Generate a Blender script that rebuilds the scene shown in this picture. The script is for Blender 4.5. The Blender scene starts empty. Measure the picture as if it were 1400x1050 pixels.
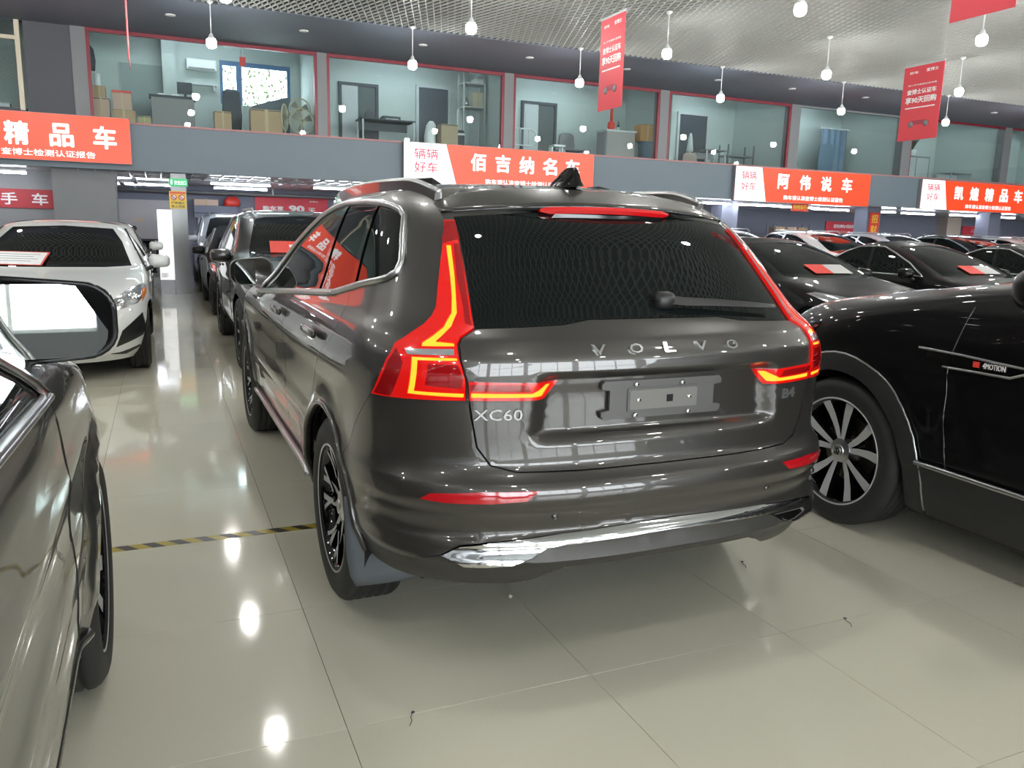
import bpy, bmesh, math, random
import numpy as np
from mathutils import Vector, Matrix, Euler
from mathutils.geometry import delaunay_2d_cdt
random.seed(7)
PI = math.pi
SC = bpy.context.scene
COL = SC.collection

# ---------------------------------------------------------------- camera, world, exposure
cd = bpy.data.cameras.new('camera')
cam = bpy.data.objects.new('camera', cd)
COL.objects.link(cam)
cam.location = (-1.484, -3.068, 1.454)
cam.rotation_euler = (1.38358, -0.02456, -0.40682)
cd.sensor_width = 36.0
cd.lens = 28.272
cd.clip_start = 0.05
cd.clip_end = 200
SC.camera = cam
SC.view_settings.view_transform = 'Standard'
SC.view_settings.look = 'None'
SC.view_settings.gamma = 1.0
SC.view_settings.use_curve_mapping = False
SC.view_settings.exposure = 2.15
w = bpy.data.worlds.new('overcast_sky')
SC.world = w
w.use_nodes = True
bg = w.node_tree.nodes['Background']
bg.inputs[0].default_value = (0.90, 0.96, 1.0, 1)
bg.inputs[1].default_value = 2.8
SC.cycles.max_bounces = 7
SC.cycles.diffuse_bounces = 3
SC.cycles.glossy_bounces = 4
SC.cycles.transmission_bounces = 4
SC.cycles.transparent_max_bounces = 8
SC.cycles.caustics_reflective = False
SC.cycles.caustics_refractive = False
SC.cycles.sample_clamp_indirect = 4.0
SC.cycles.use_denoising = True
BULB_POWER = 47.0
TUBE_POWER = 13.0

# ---------------------------------------------------------------- materials
MATS = {}
def mat(name, col, rough=0.5, metal=0.0, coat=0.0, emit=None, es=0.0, spec=0.5, coat_rough=0.03, bump=None):
    if name in MATS: return MATS[name]
    m = bpy.data.materials.new(name); m.use_nodes = True
    p = m.node_tree.nodes['Principled BSDF']
    p.inputs['Base Color'].default_value = (*col, 1)
    p.inputs['Roughness'].default_value = rough
    p.inputs['Metallic'].default_value = metal
    p.inputs['Coat Weight'].default_value = coat
    p.inputs['Coat Roughness'].default_value = coat_rough
    p.inputs['Specular IOR Level'].default_value = spec
    if emit:
        p.inputs['Emission Color'].default_value = (*emit, 1)
        p.inputs['Emission Strength'].default_value = es
    MATS[name] = m
    return m
def noise_mat(name, c1, c2, scale=4.0, rough=0.5, detail=6.0, bump=0.0, **k):
    if name in MATS: return MATS[name]
    m = mat(name, c1, rough, **k); nt = m.node_tree; p = nt.nodes['Principled BSDF']
    tc = nt.nodes.new('ShaderNodeTexCoord'); n = nt.nodes.new('ShaderNodeTexNoise')
    n.inputs['Scale'].default_value = scale; n.inputs['Detail'].default_value = detail
    r = nt.nodes.new('ShaderNodeMix'); r.data_type = 'RGBA'
    r.inputs[6].default_value = (*c1, 1); r.inputs[7].default_value = (*c2, 1)
    nt.links.new(tc.outputs['Object'], n.inputs['Vector'])
    nt.links.new(n.outputs['Fac'], r.inputs[0]); nt.links.new(r.outputs[2], p.inputs['Base Color'])
    if bump:
        b = nt.nodes.new('ShaderNodeBump'); b.inputs['Strength'].default_value = bump; b.inputs['Distance'].default_value = 0.01
        nt.links.new(n.outputs['Fac'], b.inputs['Height']); nt.links.new(b.outputs['Normal'], p.inputs['Normal'])
    return m
def pane_mat(name, tint, refl):
    if name in MATS: return MATS[name]
    m = bpy.data.materials.new(name); m.use_nodes = True; nt = m.node_tree
    for n in list(nt.nodes): nt.nodes.remove(n)
    o = nt.nodes.new('ShaderNodeOutputMaterial'); t = nt.nodes.new('ShaderNodeBsdfTransparent'); g = nt.nodes.new('ShaderNodeBsdfGlossy')
    mx = nt.nodes.new('ShaderNodeMixShader'); lw = nt.nodes.new('ShaderNodeLayerWeight'); lw.inputs[0].default_value = 0.5; pw = nt.nodes.new('ShaderNodeMath'); pw.operation = 'POWER'; pw.inputs[1].default_value = 4.0; ma = nt.nodes.new('ShaderNodeMath'); ma.operation = 'MULTIPLY_ADD'; ma.inputs[1].default_value = 0.9; ma.inputs[2].default_value = refl
    t.inputs[0].default_value = (*tint, 1); g.inputs['Roughness'].default_value = 0.01
    nt.links.new(lw.outputs['Facing'], pw.inputs[0]); nt.links.new(pw.outputs[0], ma.inputs[0]); nt.links.new(ma.outputs[0], mx.inputs[0]); nt.links.new(t.outputs[0], mx.inputs[1]); nt.links.new(g.outputs[0], mx.inputs[2])
    nt.links.new(mx.outputs[0], o.inputs[0]); MATS[name] = m
    return m
def paint(name, col, metal=0.0, rough=0.35, coat=1.0, spec=0.5):
    return mat(name, col, rough, metal, coat=coat, coat_rough=0.02, spec=spec)

M_BRONZE = paint('bronze_grey_paint', (0.060, 0.056, 0.051), 0.55, 0.33)
M_BLACKP = paint('black_paint', (0.004, 0.004, 0.0045), 0.0, 0.4, 0.45, 0.1)
M_WHITEP = paint('white_paint', (0.74, 0.76, 0.75), 0.0, 0.4)
M_GREYP = paint('dark_grey_paint', (0.05, 0.051, 0.05), 0.6, 0.32)
M_CHARP = paint('charcoal_paint', (0.020, 0.020, 0.022), 0.4, 0.35)
M_SILVP = paint('pale_blue_white_paint', (0.62, 0.66, 0.74), 0.1, 0.35)
M_BLUEP = paint('dark_blue_paint', (0.008, 0.02, 0.06), 0.3, 0.35)
M_GLASS = mat('dark_car_glass', (0.006, 0.008, 0.008), 0.015, spec=0.26)
M_TINT = M_GLASS
M_RUBBER = noise_mat('tyre_rubber', (0.012, 0.012, 0.012), (0.022, 0.022, 0.021), 30, 0.62)
M_PLAST = mat('black_plastic', (0.014, 0.014, 0.015), 0.38)
M_CLAD = mat('grey_black_cladding', (0.018, 0.018, 0.019), 0.55)
M_FLAP = mat('mud_flap_plastic', (0.10, 0.112, 0.125), 0.5)
M_PIANO = mat('piano_black', (0.004, 0.004, 0.004), 0.06, spec=0.6)
M_DARK = mat('dark_void', (0.006, 0.006, 0.006), 0.9)
M_CHROME = mat('chrome', (0.80, 0.81, 0.83), 0.07, 1.0)
M_SATIN = mat('satin_aluminium', (0.55, 0.56, 0.57), 0.28, 1.0)
M_SPOKE = mat('machined_alloy', (0.55, 0.56, 0.57), 0.32, 0.25)
M_BADGE = mat('satin_badge', (0.36, 0.36, 0.36), 0.3, 0.8)
M_DISC = mat('brake_steel', (0.30, 0.27, 0.24), 0.4, 1.0)
M_MIRROR = mat('mirror_glass', (0.85, 0.9, 0.9), 0.01, 1.0)
M_LENS = mat('red_lamp_lens', (0.30, 0.004, 0.006), 0.08, coat=1.0)
M_LENSLIT = mat('lit_red_lens', (0.45, 0.004, 0.004), 0.1, coat=1.0, emit=(1.0, 0.008, 0.004), es=0.085)
M_LED = mat('lit_led_strip', (0.8, 0.2, 0.02), 0.2, emit=(1.0, 0.25, 0.012), es=0.55)
M_REFL = mat('red_reflector', (0.42, 0.006, 0.012), 0.12, coat=1.0, emit=(1, .01, .02), es=0.012)
M_STOP = mat('stop_lamp_lens', (0.45, 0.006, 0.01), 0.1, coat=1.0, emit=(1, .008, .01), es=0.035)
M_HEADL = mat('headlamp_glass', (0.55, 0.56, 0.58), 0.12, 0.7, coat=1.0)
M_AMBER = mat('amber_indicator', (0.75, 0.22, 0.02), 0.15, coat=1.0)
M_VAL = mat('satin_grey_valance', (0.055, 0.052, 0.047), 0.42, 0.3)
M_PLATEGREY = mat('grey_plate_carrier', (0.10, 0.098, 0.095), 0.35)
M_RED = mat('red_card', (0.70, 0.05, 0.035), 0.5)
M_REDSIGN = mat('red_lightbox', (0.75, 0.045, 0.012), 0.35, emit=(1.0, 0.075, 0.022), es=0.15)
M_WHITESIGN = mat('white_lightbox', (0.85, 0.85, 0.85), 0.35, emit=(1, 1, 1), es=0.18)
M_WHITETXT = mat('white_letter_lit', (0.85, 0.85, 0.85), 0.4, emit=(1, 1, 1), es=0.18)
M_REDTXT = mat('red_letter', (0.65, 0.02, 0.08), 0.5)
M_BANNER = mat('pink_red_banner', (0.68, 0.045, 0.065), 0.5)
M_BANTXT = mat('white_print', (0.82, 0.80, 0.80), 0.5)
M_POSTER = mat('red_poster', (0.68, 0.045, 0.07), 0.5)
M_WHITE = mat('white_board', (0.80, 0.81, 0.82), 0.35)
M_BOARD = mat('backlit_white_board', (0.85, 0.86, 0.87), 0.25, emit=(1, 1, 1), es=0.16)
M_FASCIA = noise_mat('fascia_grey_paint', (0.138, 0.176, 0.206), (0.158, 0.196, 0.226), 1.3, 0.55)
M_WALL = noise_mat('dark_grey_wall', (0.072, 0.075, 0.087), (0.088, 0.091, 0.104), 1.2, 0.7)
M_SOFFIT = noise_mat('slate_soffit', (0.115, 0.137, 0.178), (0.138, 0.16, 0.205), 0.8, 0.6)
M_COLUMN = noise_mat('column_grey', (0.16, 0.165, 0.175), (0.19, 0.195, 0.2), 1.5, 0.5)
M_FRAME = mat('dark_red_frame', (0.20, 0.008, 0.022), 0.4)
M_SILL = mat('worn_pink_sill', (0.42, 0.20, 0.20), 0.6)
M_OFFW = noise_mat('office_wall_paint', (0.46, 0.53, 0.51), (0.50, 0.57, 0.55), 0.9, 0.7)
M_OFFC = mat('office_ceiling', (0.6, 0.68, 0.70), 0.8)
M_PANE = pane_mat('greenish_pane', (0.93, 0.975, 0.97), 0.045)
M_GRID = mat('ceiling_grid_metal', (0.50, 0.52, 0.50), 0.5)
M_PLEN = mat('plenum_dark', (0.24, 0.24, 0.24), 0.9)
M_CARD = noise_mat('cardboard', (0.42, 0.29, 0.17), (0.48, 0.34, 0.21), 5, 0.8)
M_CARDP = noise_mat('pinkish_cardboard', (0.50, 0.34, 0.27), (0.55, 0.38, 0.30), 5, 0.8)
M_BLUEG = mat('blue_grey', (0.12, 0.19, 0.27), 0.5)
M_DKGREY = mat('dark_office_grey', (0.05, 0.06, 0.075), 0.6)
M_MIDGREY = mat('mid_grey_laminate', (0.22, 0.22, 0.23), 0.5)
M_LTGREY = mat('light_grey_metal', (0.5, 0.53, 0.54), 0.4)
M_WHITEPL = mat('white_plastic', (0.75, 0.78, 0.78), 0.4)
M_BLUEFR = mat('blue_window_frame', (0.07, 0.17, 0.33), 0.5)
M_LEAF = noise_mat('sunlit_leaves', (0.018, 0.036, 0.005), (0.055, 0.08, 0.014), 14, 0.6)
M_TUBE = mat('fluorescent_tube', (0.9, 0.9, 0.95), 0.3, emit=(0.86, 0.92, 1.0), es=TUBE_POWER)
M_BULB = mat('led_bulb', (0.95, 0.95, 0.9), 0.3, emit=(1.0, 0.99, 0.95), es=BULB_POWER)
M_DOWN = mat('downlight_lens', (0.9, 0.9, 0.9), 0.3, emit=(1, 1, 1), es=1.2)
M_YELLOW = mat('yellow_sign', (0.75, 0.52, 0.05), 0.45)
M_YELTXT = mat('yellow_lettering', (0.75, 0.45, 0.03), 0.5)
M_GREEN = mat('green_exit_sign', (0.02, 0.28, 0.10), 0.4, emit=(0.05, 0.6, 0.2), es=0.12)
M_DOORG = mat('warm_grey_door', (0.42, 0.40, 0.42), 0.5)
M_STEELB = mat('polished_cladding', (0.17, 0.18, 0.18), 0.12, spec=0.6)
M_LOWW = noise_mat('blue_grey_wall', (0.16, 0.17, 0.23), (0.19, 0.20, 0.26), 0.8, 0.65)
M_LOWC = noise_mat('under_slab', (0.36, 0.37, 0.40), (0.42, 0.42, 0.45), 0.7, 0.22)
M_SEAM = mat('pale_seam', (0.16, 0.16, 0.17), 0.3, 0.6)
M_TILE = None

def tile_material():
    m = mat('polished_floor_tile', (0.44, 0.405, 0.325), 0.06, spec=0.5)
    nt = m.node_tree; p = nt.nodes['Principled BSDF']
    tc = nt.nodes.new('ShaderNodeNewGeometry'); n = nt.nodes.new('ShaderNodeTexNoise')
    n.inputs['Scale'].default_value = 0.9; n.inputs['Detail'].default_value = 5
    n2 = nt.nodes.new('ShaderNodeTexNoise'); n2.inputs['Scale'].default_value = 40; n2.inputs['Detail'].default_value = 3
    oi = nt.nodes.new('ShaderNodeObjectInfo')
    r = nt.nodes.new('ShaderNodeMix'); r.data_type = 'RGBA'
    r.inputs[6].default_value = (0.66, 0.63, 0.505, 1); r.inputs[7].default_value = (0.73, 0.70, 0.57, 1)
    ad = nt.nodes.new('ShaderNodeMath'); ad.operation = 'MULTIPLY_ADD'; ad.inputs[1].default_value = 0.25
    nt.links.new(oi.outputs['Random'], ad.inputs[0]); nt.links.new(n.outputs['Fac'], ad.inputs[2])
    nt.links.new(tc.outputs['Position'], n.inputs['Vector']); nt.links.new(tc.outputs['Position'], n2.inputs['Vector'])
    nt.links.new(ad.outputs[0], r.inputs[0]); nt.links.new(r.outputs[2], p.inputs['Base Color'])
    mr = nt.nodes.new('ShaderNodeMapRange'); mr.inputs[3].default_value = 0.035; mr.inputs[4].default_value = 0.10
    nt.links.new(n2.outputs['Fac'], mr.inputs[0]); nt.links.new(mr.outputs[0], p.inputs['Roughness'])
    return m
M_TILE = tile_material()
def stripe_material():
    m = mat('hazard_tape', (0.5, 0.4, 0.02), 0.35); nt = m.node_tree; p = nt.nodes['Principled BSDF']
    g = nt.nodes.new('ShaderNodeTexCoord'); s = nt.nodes.new('ShaderNodeSeparateXYZ')
    a = nt.nodes.new('ShaderNodeMath'); a.operation = 'MULTIPLY_ADD'; a.inputs[1].default_value = 0.8
    f = nt.nodes.new('ShaderNodeMath'); f.operation = 'MULTIPLY'; f.inputs[1].default_value = 9.0
    fr = nt.nodes.new('ShaderNodeMath'); fr.operation = 'FRACT'; gt = nt.nodes.new('ShaderNodeMath'); gt.operation = 'GREATER_THAN'; gt.inputs[1].default_value = 0.5
    mx = nt.nodes.new('ShaderNodeMix'); mx.data_type = 'RGBA'; mx.inputs[6].default_value = (0.42, 0.32, 0.03, 1); mx.inputs[7].default_value = (0.035, 0.028, 0.025, 1)
    nt.links.new(g.outputs['Object'], s.inputs[0]); nt.links.new(s.outputs['Y'], a.inputs[0]); nt.links.new(s.outputs['X'], a.inputs[2])
    nt.links.new(a.outputs[0], f.inputs[0]); nt.links.new(f.outputs[0], fr.inputs[0]); nt.links.new(fr.outputs[0], gt.inputs[0])
    nt.links.new(gt.outputs[0], mx.inputs[0]); nt.links.new(mx.outputs[2], p.inputs['Base Color'])
    return m
M_TAPE = stripe_material()

# ---------------------------------------------------------------- object helpers
def link(name, me, m=None, parent=None):
    o = bpy.data.objects.new(name, me); COL.objects.link(o)
    if m is not None:
        me.materials.clear()
        for k in (m if isinstance(m, (list, tuple)) else (m,)): me.materials.append(k)
    if parent is not None: o.parent = parent
    return o
def bm_obj(name, bm, m, parent=None, smooth=False):
    me = bpy.data.meshes.new(name); bm.normal_update(); bm.to_mesh(me); bm.free()
    if smooth:
        for p in me.polygons: p.use_smooth = True
    return link(name, me, m, parent)
def thing(name, label, cat, loc=(0, 0, 0), rz=0.0, group=None):
    o = bpy.data.objects.new(name, None); COL.objects.link(o); o.empty_display_size = 0.1
    o.location = loc; o.rotation_euler = (0, 0, rz); return tag(o, label, cat, group)
def tag(o, label, cat, group=None):
    o['label'] = label; o['category'] = cat
    if group: o['group'] = group
    return o
def struct(o):
    o['kind'] = 'structure'; return o
def stuff(o):
    o['kind'] = 'stuff'; return o
def dup(o, parent=None):
    c = o.copy(); COL.objects.link(c)
    if parent is not None: c.parent = parent
    for ch in list(o.children): dup(ch, c)
    return c
def add_box(bm, x0, x1, y0, y1, z0, z1, bev=0.0, M=None):
    vs = [bm.verts.new((x, y, z)) for x in (x0, x1) for y in (y0, y1) for z in (z0, z1)]
    fs = [(0, 1, 3, 2), (4, 6, 7, 5), (0, 4, 5, 1), (2, 3, 7, 6), (0, 2, 6, 4), (1, 5, 7, 3)]
    F = [bm.faces.new([vs[i] for i in f]) for f in fs]
    if bev:
        ed = list({e for f in F for e in f.edges})
        r = bmesh.ops.bevel(bm, geom=ed, offset=bev, segments=2, profile=0.5, affect='EDGES')
        vs = list({v for f in r['faces'] for v in f.verts})
    if M is not None: bmesh.ops.transform(bm, matrix=M, verts=[v for v in vs if v.is_valid])
def box(name, x0, x1, y0, y1, z0, z1, m, parent=None, bev=0.0):
    bm = bmesh.new(); add_box(bm, min(x0, x1), max(x0, x1), min(y0, y1), max(y0, y1), min(z0, z1), max(z0, z1), bev)
    return bm_obj(name, bm, m, parent)
def lathe_bm(bm, prof, n=32, axis='Z', M=None):
    rings = []
    for r, h in prof:
        ring = []
        for i in range(n):
            a = 2 * PI * i / n; c, s = r * math.cos(a), r * math.sin(a)
            p = (c, s, h) if axis == 'Z' else (h, c, s) if axis == 'X' else (c, h, s)
            if M is not None: p = M @ Vector(p)
            ring.append(bm.verts.new(p))
        rings.append(ring)
    for a, b in zip(rings, rings[1:]):
        for i in range(n):
            bm.faces.new((a[i], a[(i + 1) % n], b[(i + 1) % n], b[i]))
    for ring in (rings[0], rings[-1]):
        try: bm.faces.new(ring)
        except ValueError: pass
def lathe(name, prof, m, parent=None, n=32, axis='Z', loc=None, smooth=True):
    bm = bmesh.new(); lathe_bm(bm, prof, n, axis); bmesh.ops.recalc_face_normals(bm, faces=bm.faces)
    o = bm_obj(name, bm, m, parent, smooth)
    if loc: o.location = loc
    return o
def tube_bm(bm, pts, r, n=8, closed=False, flat=1.0):
    pts = [Vector(p) for p in pts]; rings = []; N = len(pts); up = None
    for i, p in enumerate(pts):
        t = (pts[(i + 1) % N] if (closed or i < N - 1) else p) - (pts[i - 1] if (closed or i) else p)
        t.normalize()
        if up is None:
            up = Vector((0, 0, 1)) if abs(t.z) < 0.9 else Vector((1, 0, 0))
        a = t.cross(up)
        if a.length < 1e-4: a = t.cross(Vector((0.3, 0.9, 0.1)))
        a.normalize(); b = a.cross(t); up = b
        rings.append([bm.verts.new(p + r * math.cos(2 * PI * k / n) * a + flat * r * math.sin(2 * PI * k / n) * b) for k in range(n)])
    for i in range(N if closed else N - 1):
        A, B = rings[i], rings[(i + 1) % N]
        for k in range(n): bm.faces.new((A[k], A[(k + 1) % n], B[(k + 1) % n], B[k]))
    if not closed:
        bm.faces.new(rings[0]); bm.faces.new(rings[-1])
def tube(name, pts, r, m, parent=None, n=8, closed=False, flat=1.0):
    bm = bmesh.new(); tube_bm(bm, pts, r, n, closed, flat); bmesh.ops.recalc_face_normals(bm, faces=bm.faces)
    return bm_obj(name, bm, m, parent, True)
def rrect(w, h, r, n=5):
    P = []
    for cx, cy, a0 in ((w / 2 - r, h / 2 - r, 0), (-w / 2 + r, h / 2 - r, 90), (-w / 2 + r, -h / 2 + r, 180), (w / 2 - r, -h / 2 + r, 270)):
        for k in range(n + 1):
            a = math.radians(a0 + 90 * k / n); P.append((cx + r * math.cos(a), cy + r * math.sin(a)))
    return P
def loft(name, rings, m, parent=None, smooth=True, caps=(True, True)):
    bm = bmesh.new(); R = [[bm.verts.new(p) for p in r] for r in rings]; n = len(R[0])
    for a, b in zip(R, R[1:]):
        for i in range(n): bm.faces.new((a[i], a[(i + 1) % n], b[(i + 1) % n], b[i]))
    if caps[0]: bm.faces.new(R[0])
    if caps[1]: bm.faces.new(R[-1])
    bmesh.ops.recalc_face_normals(bm, faces=bm.faces)
    return bm_obj(name, bm, m, parent, smooth)
def prism(name, poly, axis, a, b, m, parent=None):
    """flat outline (two coordinates) pushed between a and b along an axis"""
    bm = bmesh.new()
    def P(u, v, t): return {'X': (t, u, v), 'Y': (u, t, v), 'Z': (u, v, t)}[axis]
    A = [bm.verts.new(P(u, v, a)) for u, v in poly]; B = [bm.verts.new(P(u, v, b)) for u, v in poly]; n = len(poly)
    bm.faces.new(A); bm.faces.new(B)
    for i in range(n): bm.faces.new((A[i], A[(i + 1) % n], B[(i + 1) % n], B[i]))
    bmesh.ops.recalc_face_normals(bm, faces=bm.faces)
    return bm_obj(name, bm, m, parent)
TEXTC = {}
def text_mesh(s, bold=0.0, depth=0.0):
    k = (s, bold, depth)
    if k in TEXTC: return TEXTC[k]
    c = bpy.data.curves.new('lettering', 'FONT'); c.body = s; c.extrude = depth; c.resolution_u = 2
    o = bpy.data.objects.new('lettering', c); COL.objects.link(o)
    bpy.context.view_layer.update()
    me = bpy.data.meshes.new_from_object(o.evaluated_get(bpy.context.evaluated_depsgraph_get()))
    bpy.data.objects.remove(o); bpy.data.curves.remove(c)
    if bold:
        n = len(me.vertices); co = np.zeros(n * 3); me.vertices.foreach_get('co', co); co = co.reshape(-1, 3)
        F = [tuple(p.vertices) for p in me.polygons]; V = []; FF = []
        for dx, dy in ((1, 0), (-1, 0), (0, 1), (0, -1), (.7, .7), (-.7, .7), (.7, -.7), (-.7, -.7)):
            k0 = len(V) * n; V.append(co + np.array([dx * bold, dy * bold, .02 * len(V)])); FF += [tuple(i + k0 for i in f) for f in F]
        bpy.data.meshes.remove(me); me = bpy.data.meshes.new('lettering'); me.from_pydata(np.vstack(V).tolist(), [], FF); me.update()
    TEXTC[k] = me
    return me
def text(s, m, parent, origin, right, up, width, height, bold=0.02, depth=0.004, name='lettering'):
    """letters scaled into width x height, centred on origin, facing right x up"""
    me = text_mesh(s, bold, 0.5).copy()
    co = np.zeros(len(me.vertices) * 3); me.vertices.foreach_get('co', co); co = co.reshape(-1, 3)
    lo, hi = co.min(0), co.max(0); c = (lo + hi) / 2; e = np.maximum(hi - lo, 1e-6)
    R = np.array(Vector(right).normalized()); U = np.array(Vector(up).normalized()); N = np.cross(R, U)
    u = (co - c) / e
    out = np.array(origin)[None] + u[:, :1] * width * R + u[:, 1:2] * height * U + u[:, 2:] * depth * N
    me.vertices.foreach_set('co', out.ravel()); me.update()
    return link(name, me, m, parent)

# ---------------------------------------------------------------- car skins
def pchip(X,Y):
    X=np.asarray(X,float);Y=np.asarray(Y,float);h=np.diff(X);d=np.diff(Y)/h
    m=np.zeros(len(X));m[0]=d[0];m[-1]=d[-1]
    for i in range(1,len(X)-1):
        if d[i-1]*d[i]>0:
            w1=2*h[i]+h[i-1];w2=h[i]+2*h[i-1];m[i]=(w1+w2)/(w1/d[i-1]+w2/d[i])
    def f(x):
        x=np.clip(np.asarray(x,float),X[0],X[-1]);k=np.clip(np.searchsorted(X,x,side='right')-1,0,len(X)-2)
        t=(x-X[k])/h[k]
        return (1+2*t)*(1-t)**2*Y[k]+t*(1-t)**2*h[k]*m[k]+t*t*(3-2*t)*Y[k+1]+t*t*(t-1)*h[k]*m[k+1]
    return f
class Shell:
    """closed car skin: every row is (z, half width, rear y, rear corner depth, rear squareness, front y, front corner depth, front squareness, barrel)"""
    def __init__(s,rows,post=None):
        A=np.array(rows,float);s.post=post
        st=np.sqrt(np.diff(A[:,0])**2+(np.abs(np.diff(A[:,1]))*.5)**2+(np.maximum(np.abs(np.diff(A[:,2])),np.abs(np.diff(A[:,5])))*.6)**2)
        s.v=np.concatenate([[0],np.cumsum(st)]);s.f=[pchip(s.v,A[:,i]) for i in range(9)]
        s.vmax=s.v[-1];s.tv=np.linspace(0,s.vmax,4000);s.tz=s.f[0](s.tv)
    def vz(s,z): return np.interp(z,s.tz,s.tv)
    def raw(s,q,v):
        q=np.asarray(q,float);v=np.asarray(v,float);sg=np.sign(q);sg=np.where(sg==0,1,sg);q=np.abs(q);sg=np.where(q>3,-sg,sg);q=np.where(q>3,6-q,q)
        z,w,yr,dr,nr,yf,df,nf,kb=[f(v) for f in s.f]
        def corner(t,n):
            ph=t*math.pi/2;a=np.abs(np.sin(ph));b=np.abs(np.cos(ph));r=(a**n+b**n)**(-1/n);return r*a,r*b
        X1,Y1=corner(np.clip(q,0,1),nr);X2,Y2=corner(np.clip(3-q,0,1),nf)
        x=np.where(q<1,w*X1,np.where(q<=2,w,w*X2))
        y=np.where(q<1,yr+dr*(1-Y1),np.where(q<=2,yr+dr+(q-1)*(yf-df-yr-dr),yf-df*(1-Y2)))
        ym=(yr+yf)/2;hl=(yf-yr)/2+1e-6
        x=x*(1-kb*((y-ym)/hl)**2)
        return x,y,z,sg,q
    def S(s,q,v):
        x,y,z,sg,q=s.raw(q,v)
        if s.post is not None: x,y,z=s.post(x,y,z,q)
        return np.stack([sg*x,y,z],-1)
    def N(s,q,v,e=1e-3):
        q=np.asarray(q,float);v=np.asarray(v,float)
        a=s.S(q+e,v)-s.S(q-e,v);b=s.S(q,np.minimum(v+e,s.vmax))-s.S(q,np.maximum(v-e,0))
        n=np.cross(a,b);n/=np.linalg.norm(n,axis=-1,keepdims=True)+1e-12
        return n
    def solve(s,v,want,lo,hi,comp,inc):
        lo=np.full(len(v),lo,float);hi=np.full(len(v),hi,float)
        for _ in range(40):
            m=(lo+hi)/2;val=s.raw(m,v)[comp];c=(val<want)==inc
            lo=np.where(c,m,lo);hi=np.where(c,hi,m)
        return (lo+hi)/2
    def doms(s,tag,a,z):
        a=np.asarray(a,float);v=np.asarray(s.vz(np.asarray(z,float)),float)
        if tag=='q': return a,v
        if tag=='r': return np.copysign(s.solve(v,np.abs(a),0,1.2,0,True),a),v
        if tag=='s': return s.solve(v,a,0,3,1,True),v
        return np.copysign(s.solve(v,np.abs(a),1.9,3,0,False),a),v
    def dom(s,tag,a,z):
        q,v=s.doms(tag,[a],[z]);return float(q[0]),float(v[0])
def ss(a, b, x):
    t = np.clip((x - a) / (b - a), 0, 1); return t * t * (3 - 2 * t)
def bump(x, c, w): return np.exp(-((x - c) / w) ** 2)
LR, LS, LF = 1.2, 3.0, 1.4
def q2u(q):
    q = np.asarray(q, float); a = np.abs(q); s = np.sign(q)
    return s * np.where(a < 1, a * LR, np.where(a < 2, LR + (a - 1) * LS, np.where(a < 4, LR + LS + (a - 2) * LF, LR + LS + 2 * LF + (a - 4) * LS)))
def u2q(u):
    u = np.asarray(u, float); a = np.abs(u); s = np.sign(u)
    return s * np.where(a < LR, a / LR, np.where(a < LR + LS, 1 + (a - LR) / LS, np.where(a < LR + LS + 2 * LF, 2 + (a - LR - LS) / LF, 4 + (a - LR - LS - 2 * LF) / LS)))
def inpoly(P, L):
    x, y = P[:, 0], P[:, 1]; ins = np.zeros(len(P), bool); n = len(L)
    X, Y = L[:, 0], L[:, 1]; X2, Y2 = np.roll(X, -1), np.roll(Y, -1)
    d = Y2 - Y; d = np.where(d == 0, 1e-12, d); g = (X2 - X) / d
    for k in range(0, len(P), 3000):
        yy, xx = y[k:k + 3000, None], x[k:k + 3000, None]
        c = ((Y > yy) != (Y2 > yy)) & (xx < g * (yy - Y) + X)
        ins[k:k + 3000] = c.sum(1) % 2 == 1
    return ins
def path(sh, pts, step=0.04, closed=True):
    """points on a skin given as ('r', x, z) seen from behind, ('s', y, z) from the side, ('f', x, z) from ahead, ('q', q, z) raw"""
    n = len(pts); seg = []
    ends = {}
    for t in 'rsfq':
        I = [i for i in range(n) if pts[i][0] == t]
        if I:
            q, v = sh.doms(t, [pts[i][1] for i in I], [pts[i][2] for i in I])
            for k, i in enumerate(I): ends[i] = (float(q2u(q[k])), float(v[k]))
    raw = {t: [] for t in 'rsfq'}; out = []
    for i in range(n if closed else n - 1):
        j = (i + 1) % n; a, b = pts[i], pts[j]; out.append(ends[i])
        if a[0] == b[0]:
            k = max(1, int(math.ceil(math.hypot(a[1] - b[1], a[2] - b[2]) / step)))
            for m in range(1, k):
                t = m / k; raw[a[0]].append((len(out), a[1] + (b[1] - a[1]) * t, a[2] + (b[2] - a[2]) * t)); out.append(None)
        else:
            A, B = ends[i], ends[j]; k = max(1, int(math.ceil(math.hypot(A[0] - B[0], A[1] - B[1]) / step)))
            for m in range(1, k):
                t = m / k; out.append((A[0] + (B[0] - A[0]) * t, A[1] + (B[1] - A[1]) * t))
    if not closed: out.append(ends[n - 1])
    for t, L in raw.items():
        if L:
            q, v = sh.doms(t, [l[1] for l in L], [l[2] for l in L]); u = q2u(q)
            for k, l in enumerate(L): out[l[0]] = (float(u[k]), float(v[k]))
    return np.array(out)
def arch(sh, yc, zc, R, n=48):
    return [('s', yc + R * math.cos(2 * PI * k / n), zc + R * math.sin(2 * PI * k / n)) for k in range(n)]
def mirror_half(L):
    """half outline that starts and ends on the centre line -> whole outline"""
    B = L[::-1].copy(); U = LR + LS + LF
    if L[:, 0].max() > LR + LS + .5: B[:, 0] = 2 * U - B[:, 0]; return np.vstack([L, B[1:-1]])
    B[:, 0] *= -1
    return np.vstack([L, B[1:-1] if abs(L[0][0]) < 1e-6 and abs(L[-1][0]) < 1e-6 else B])
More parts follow.
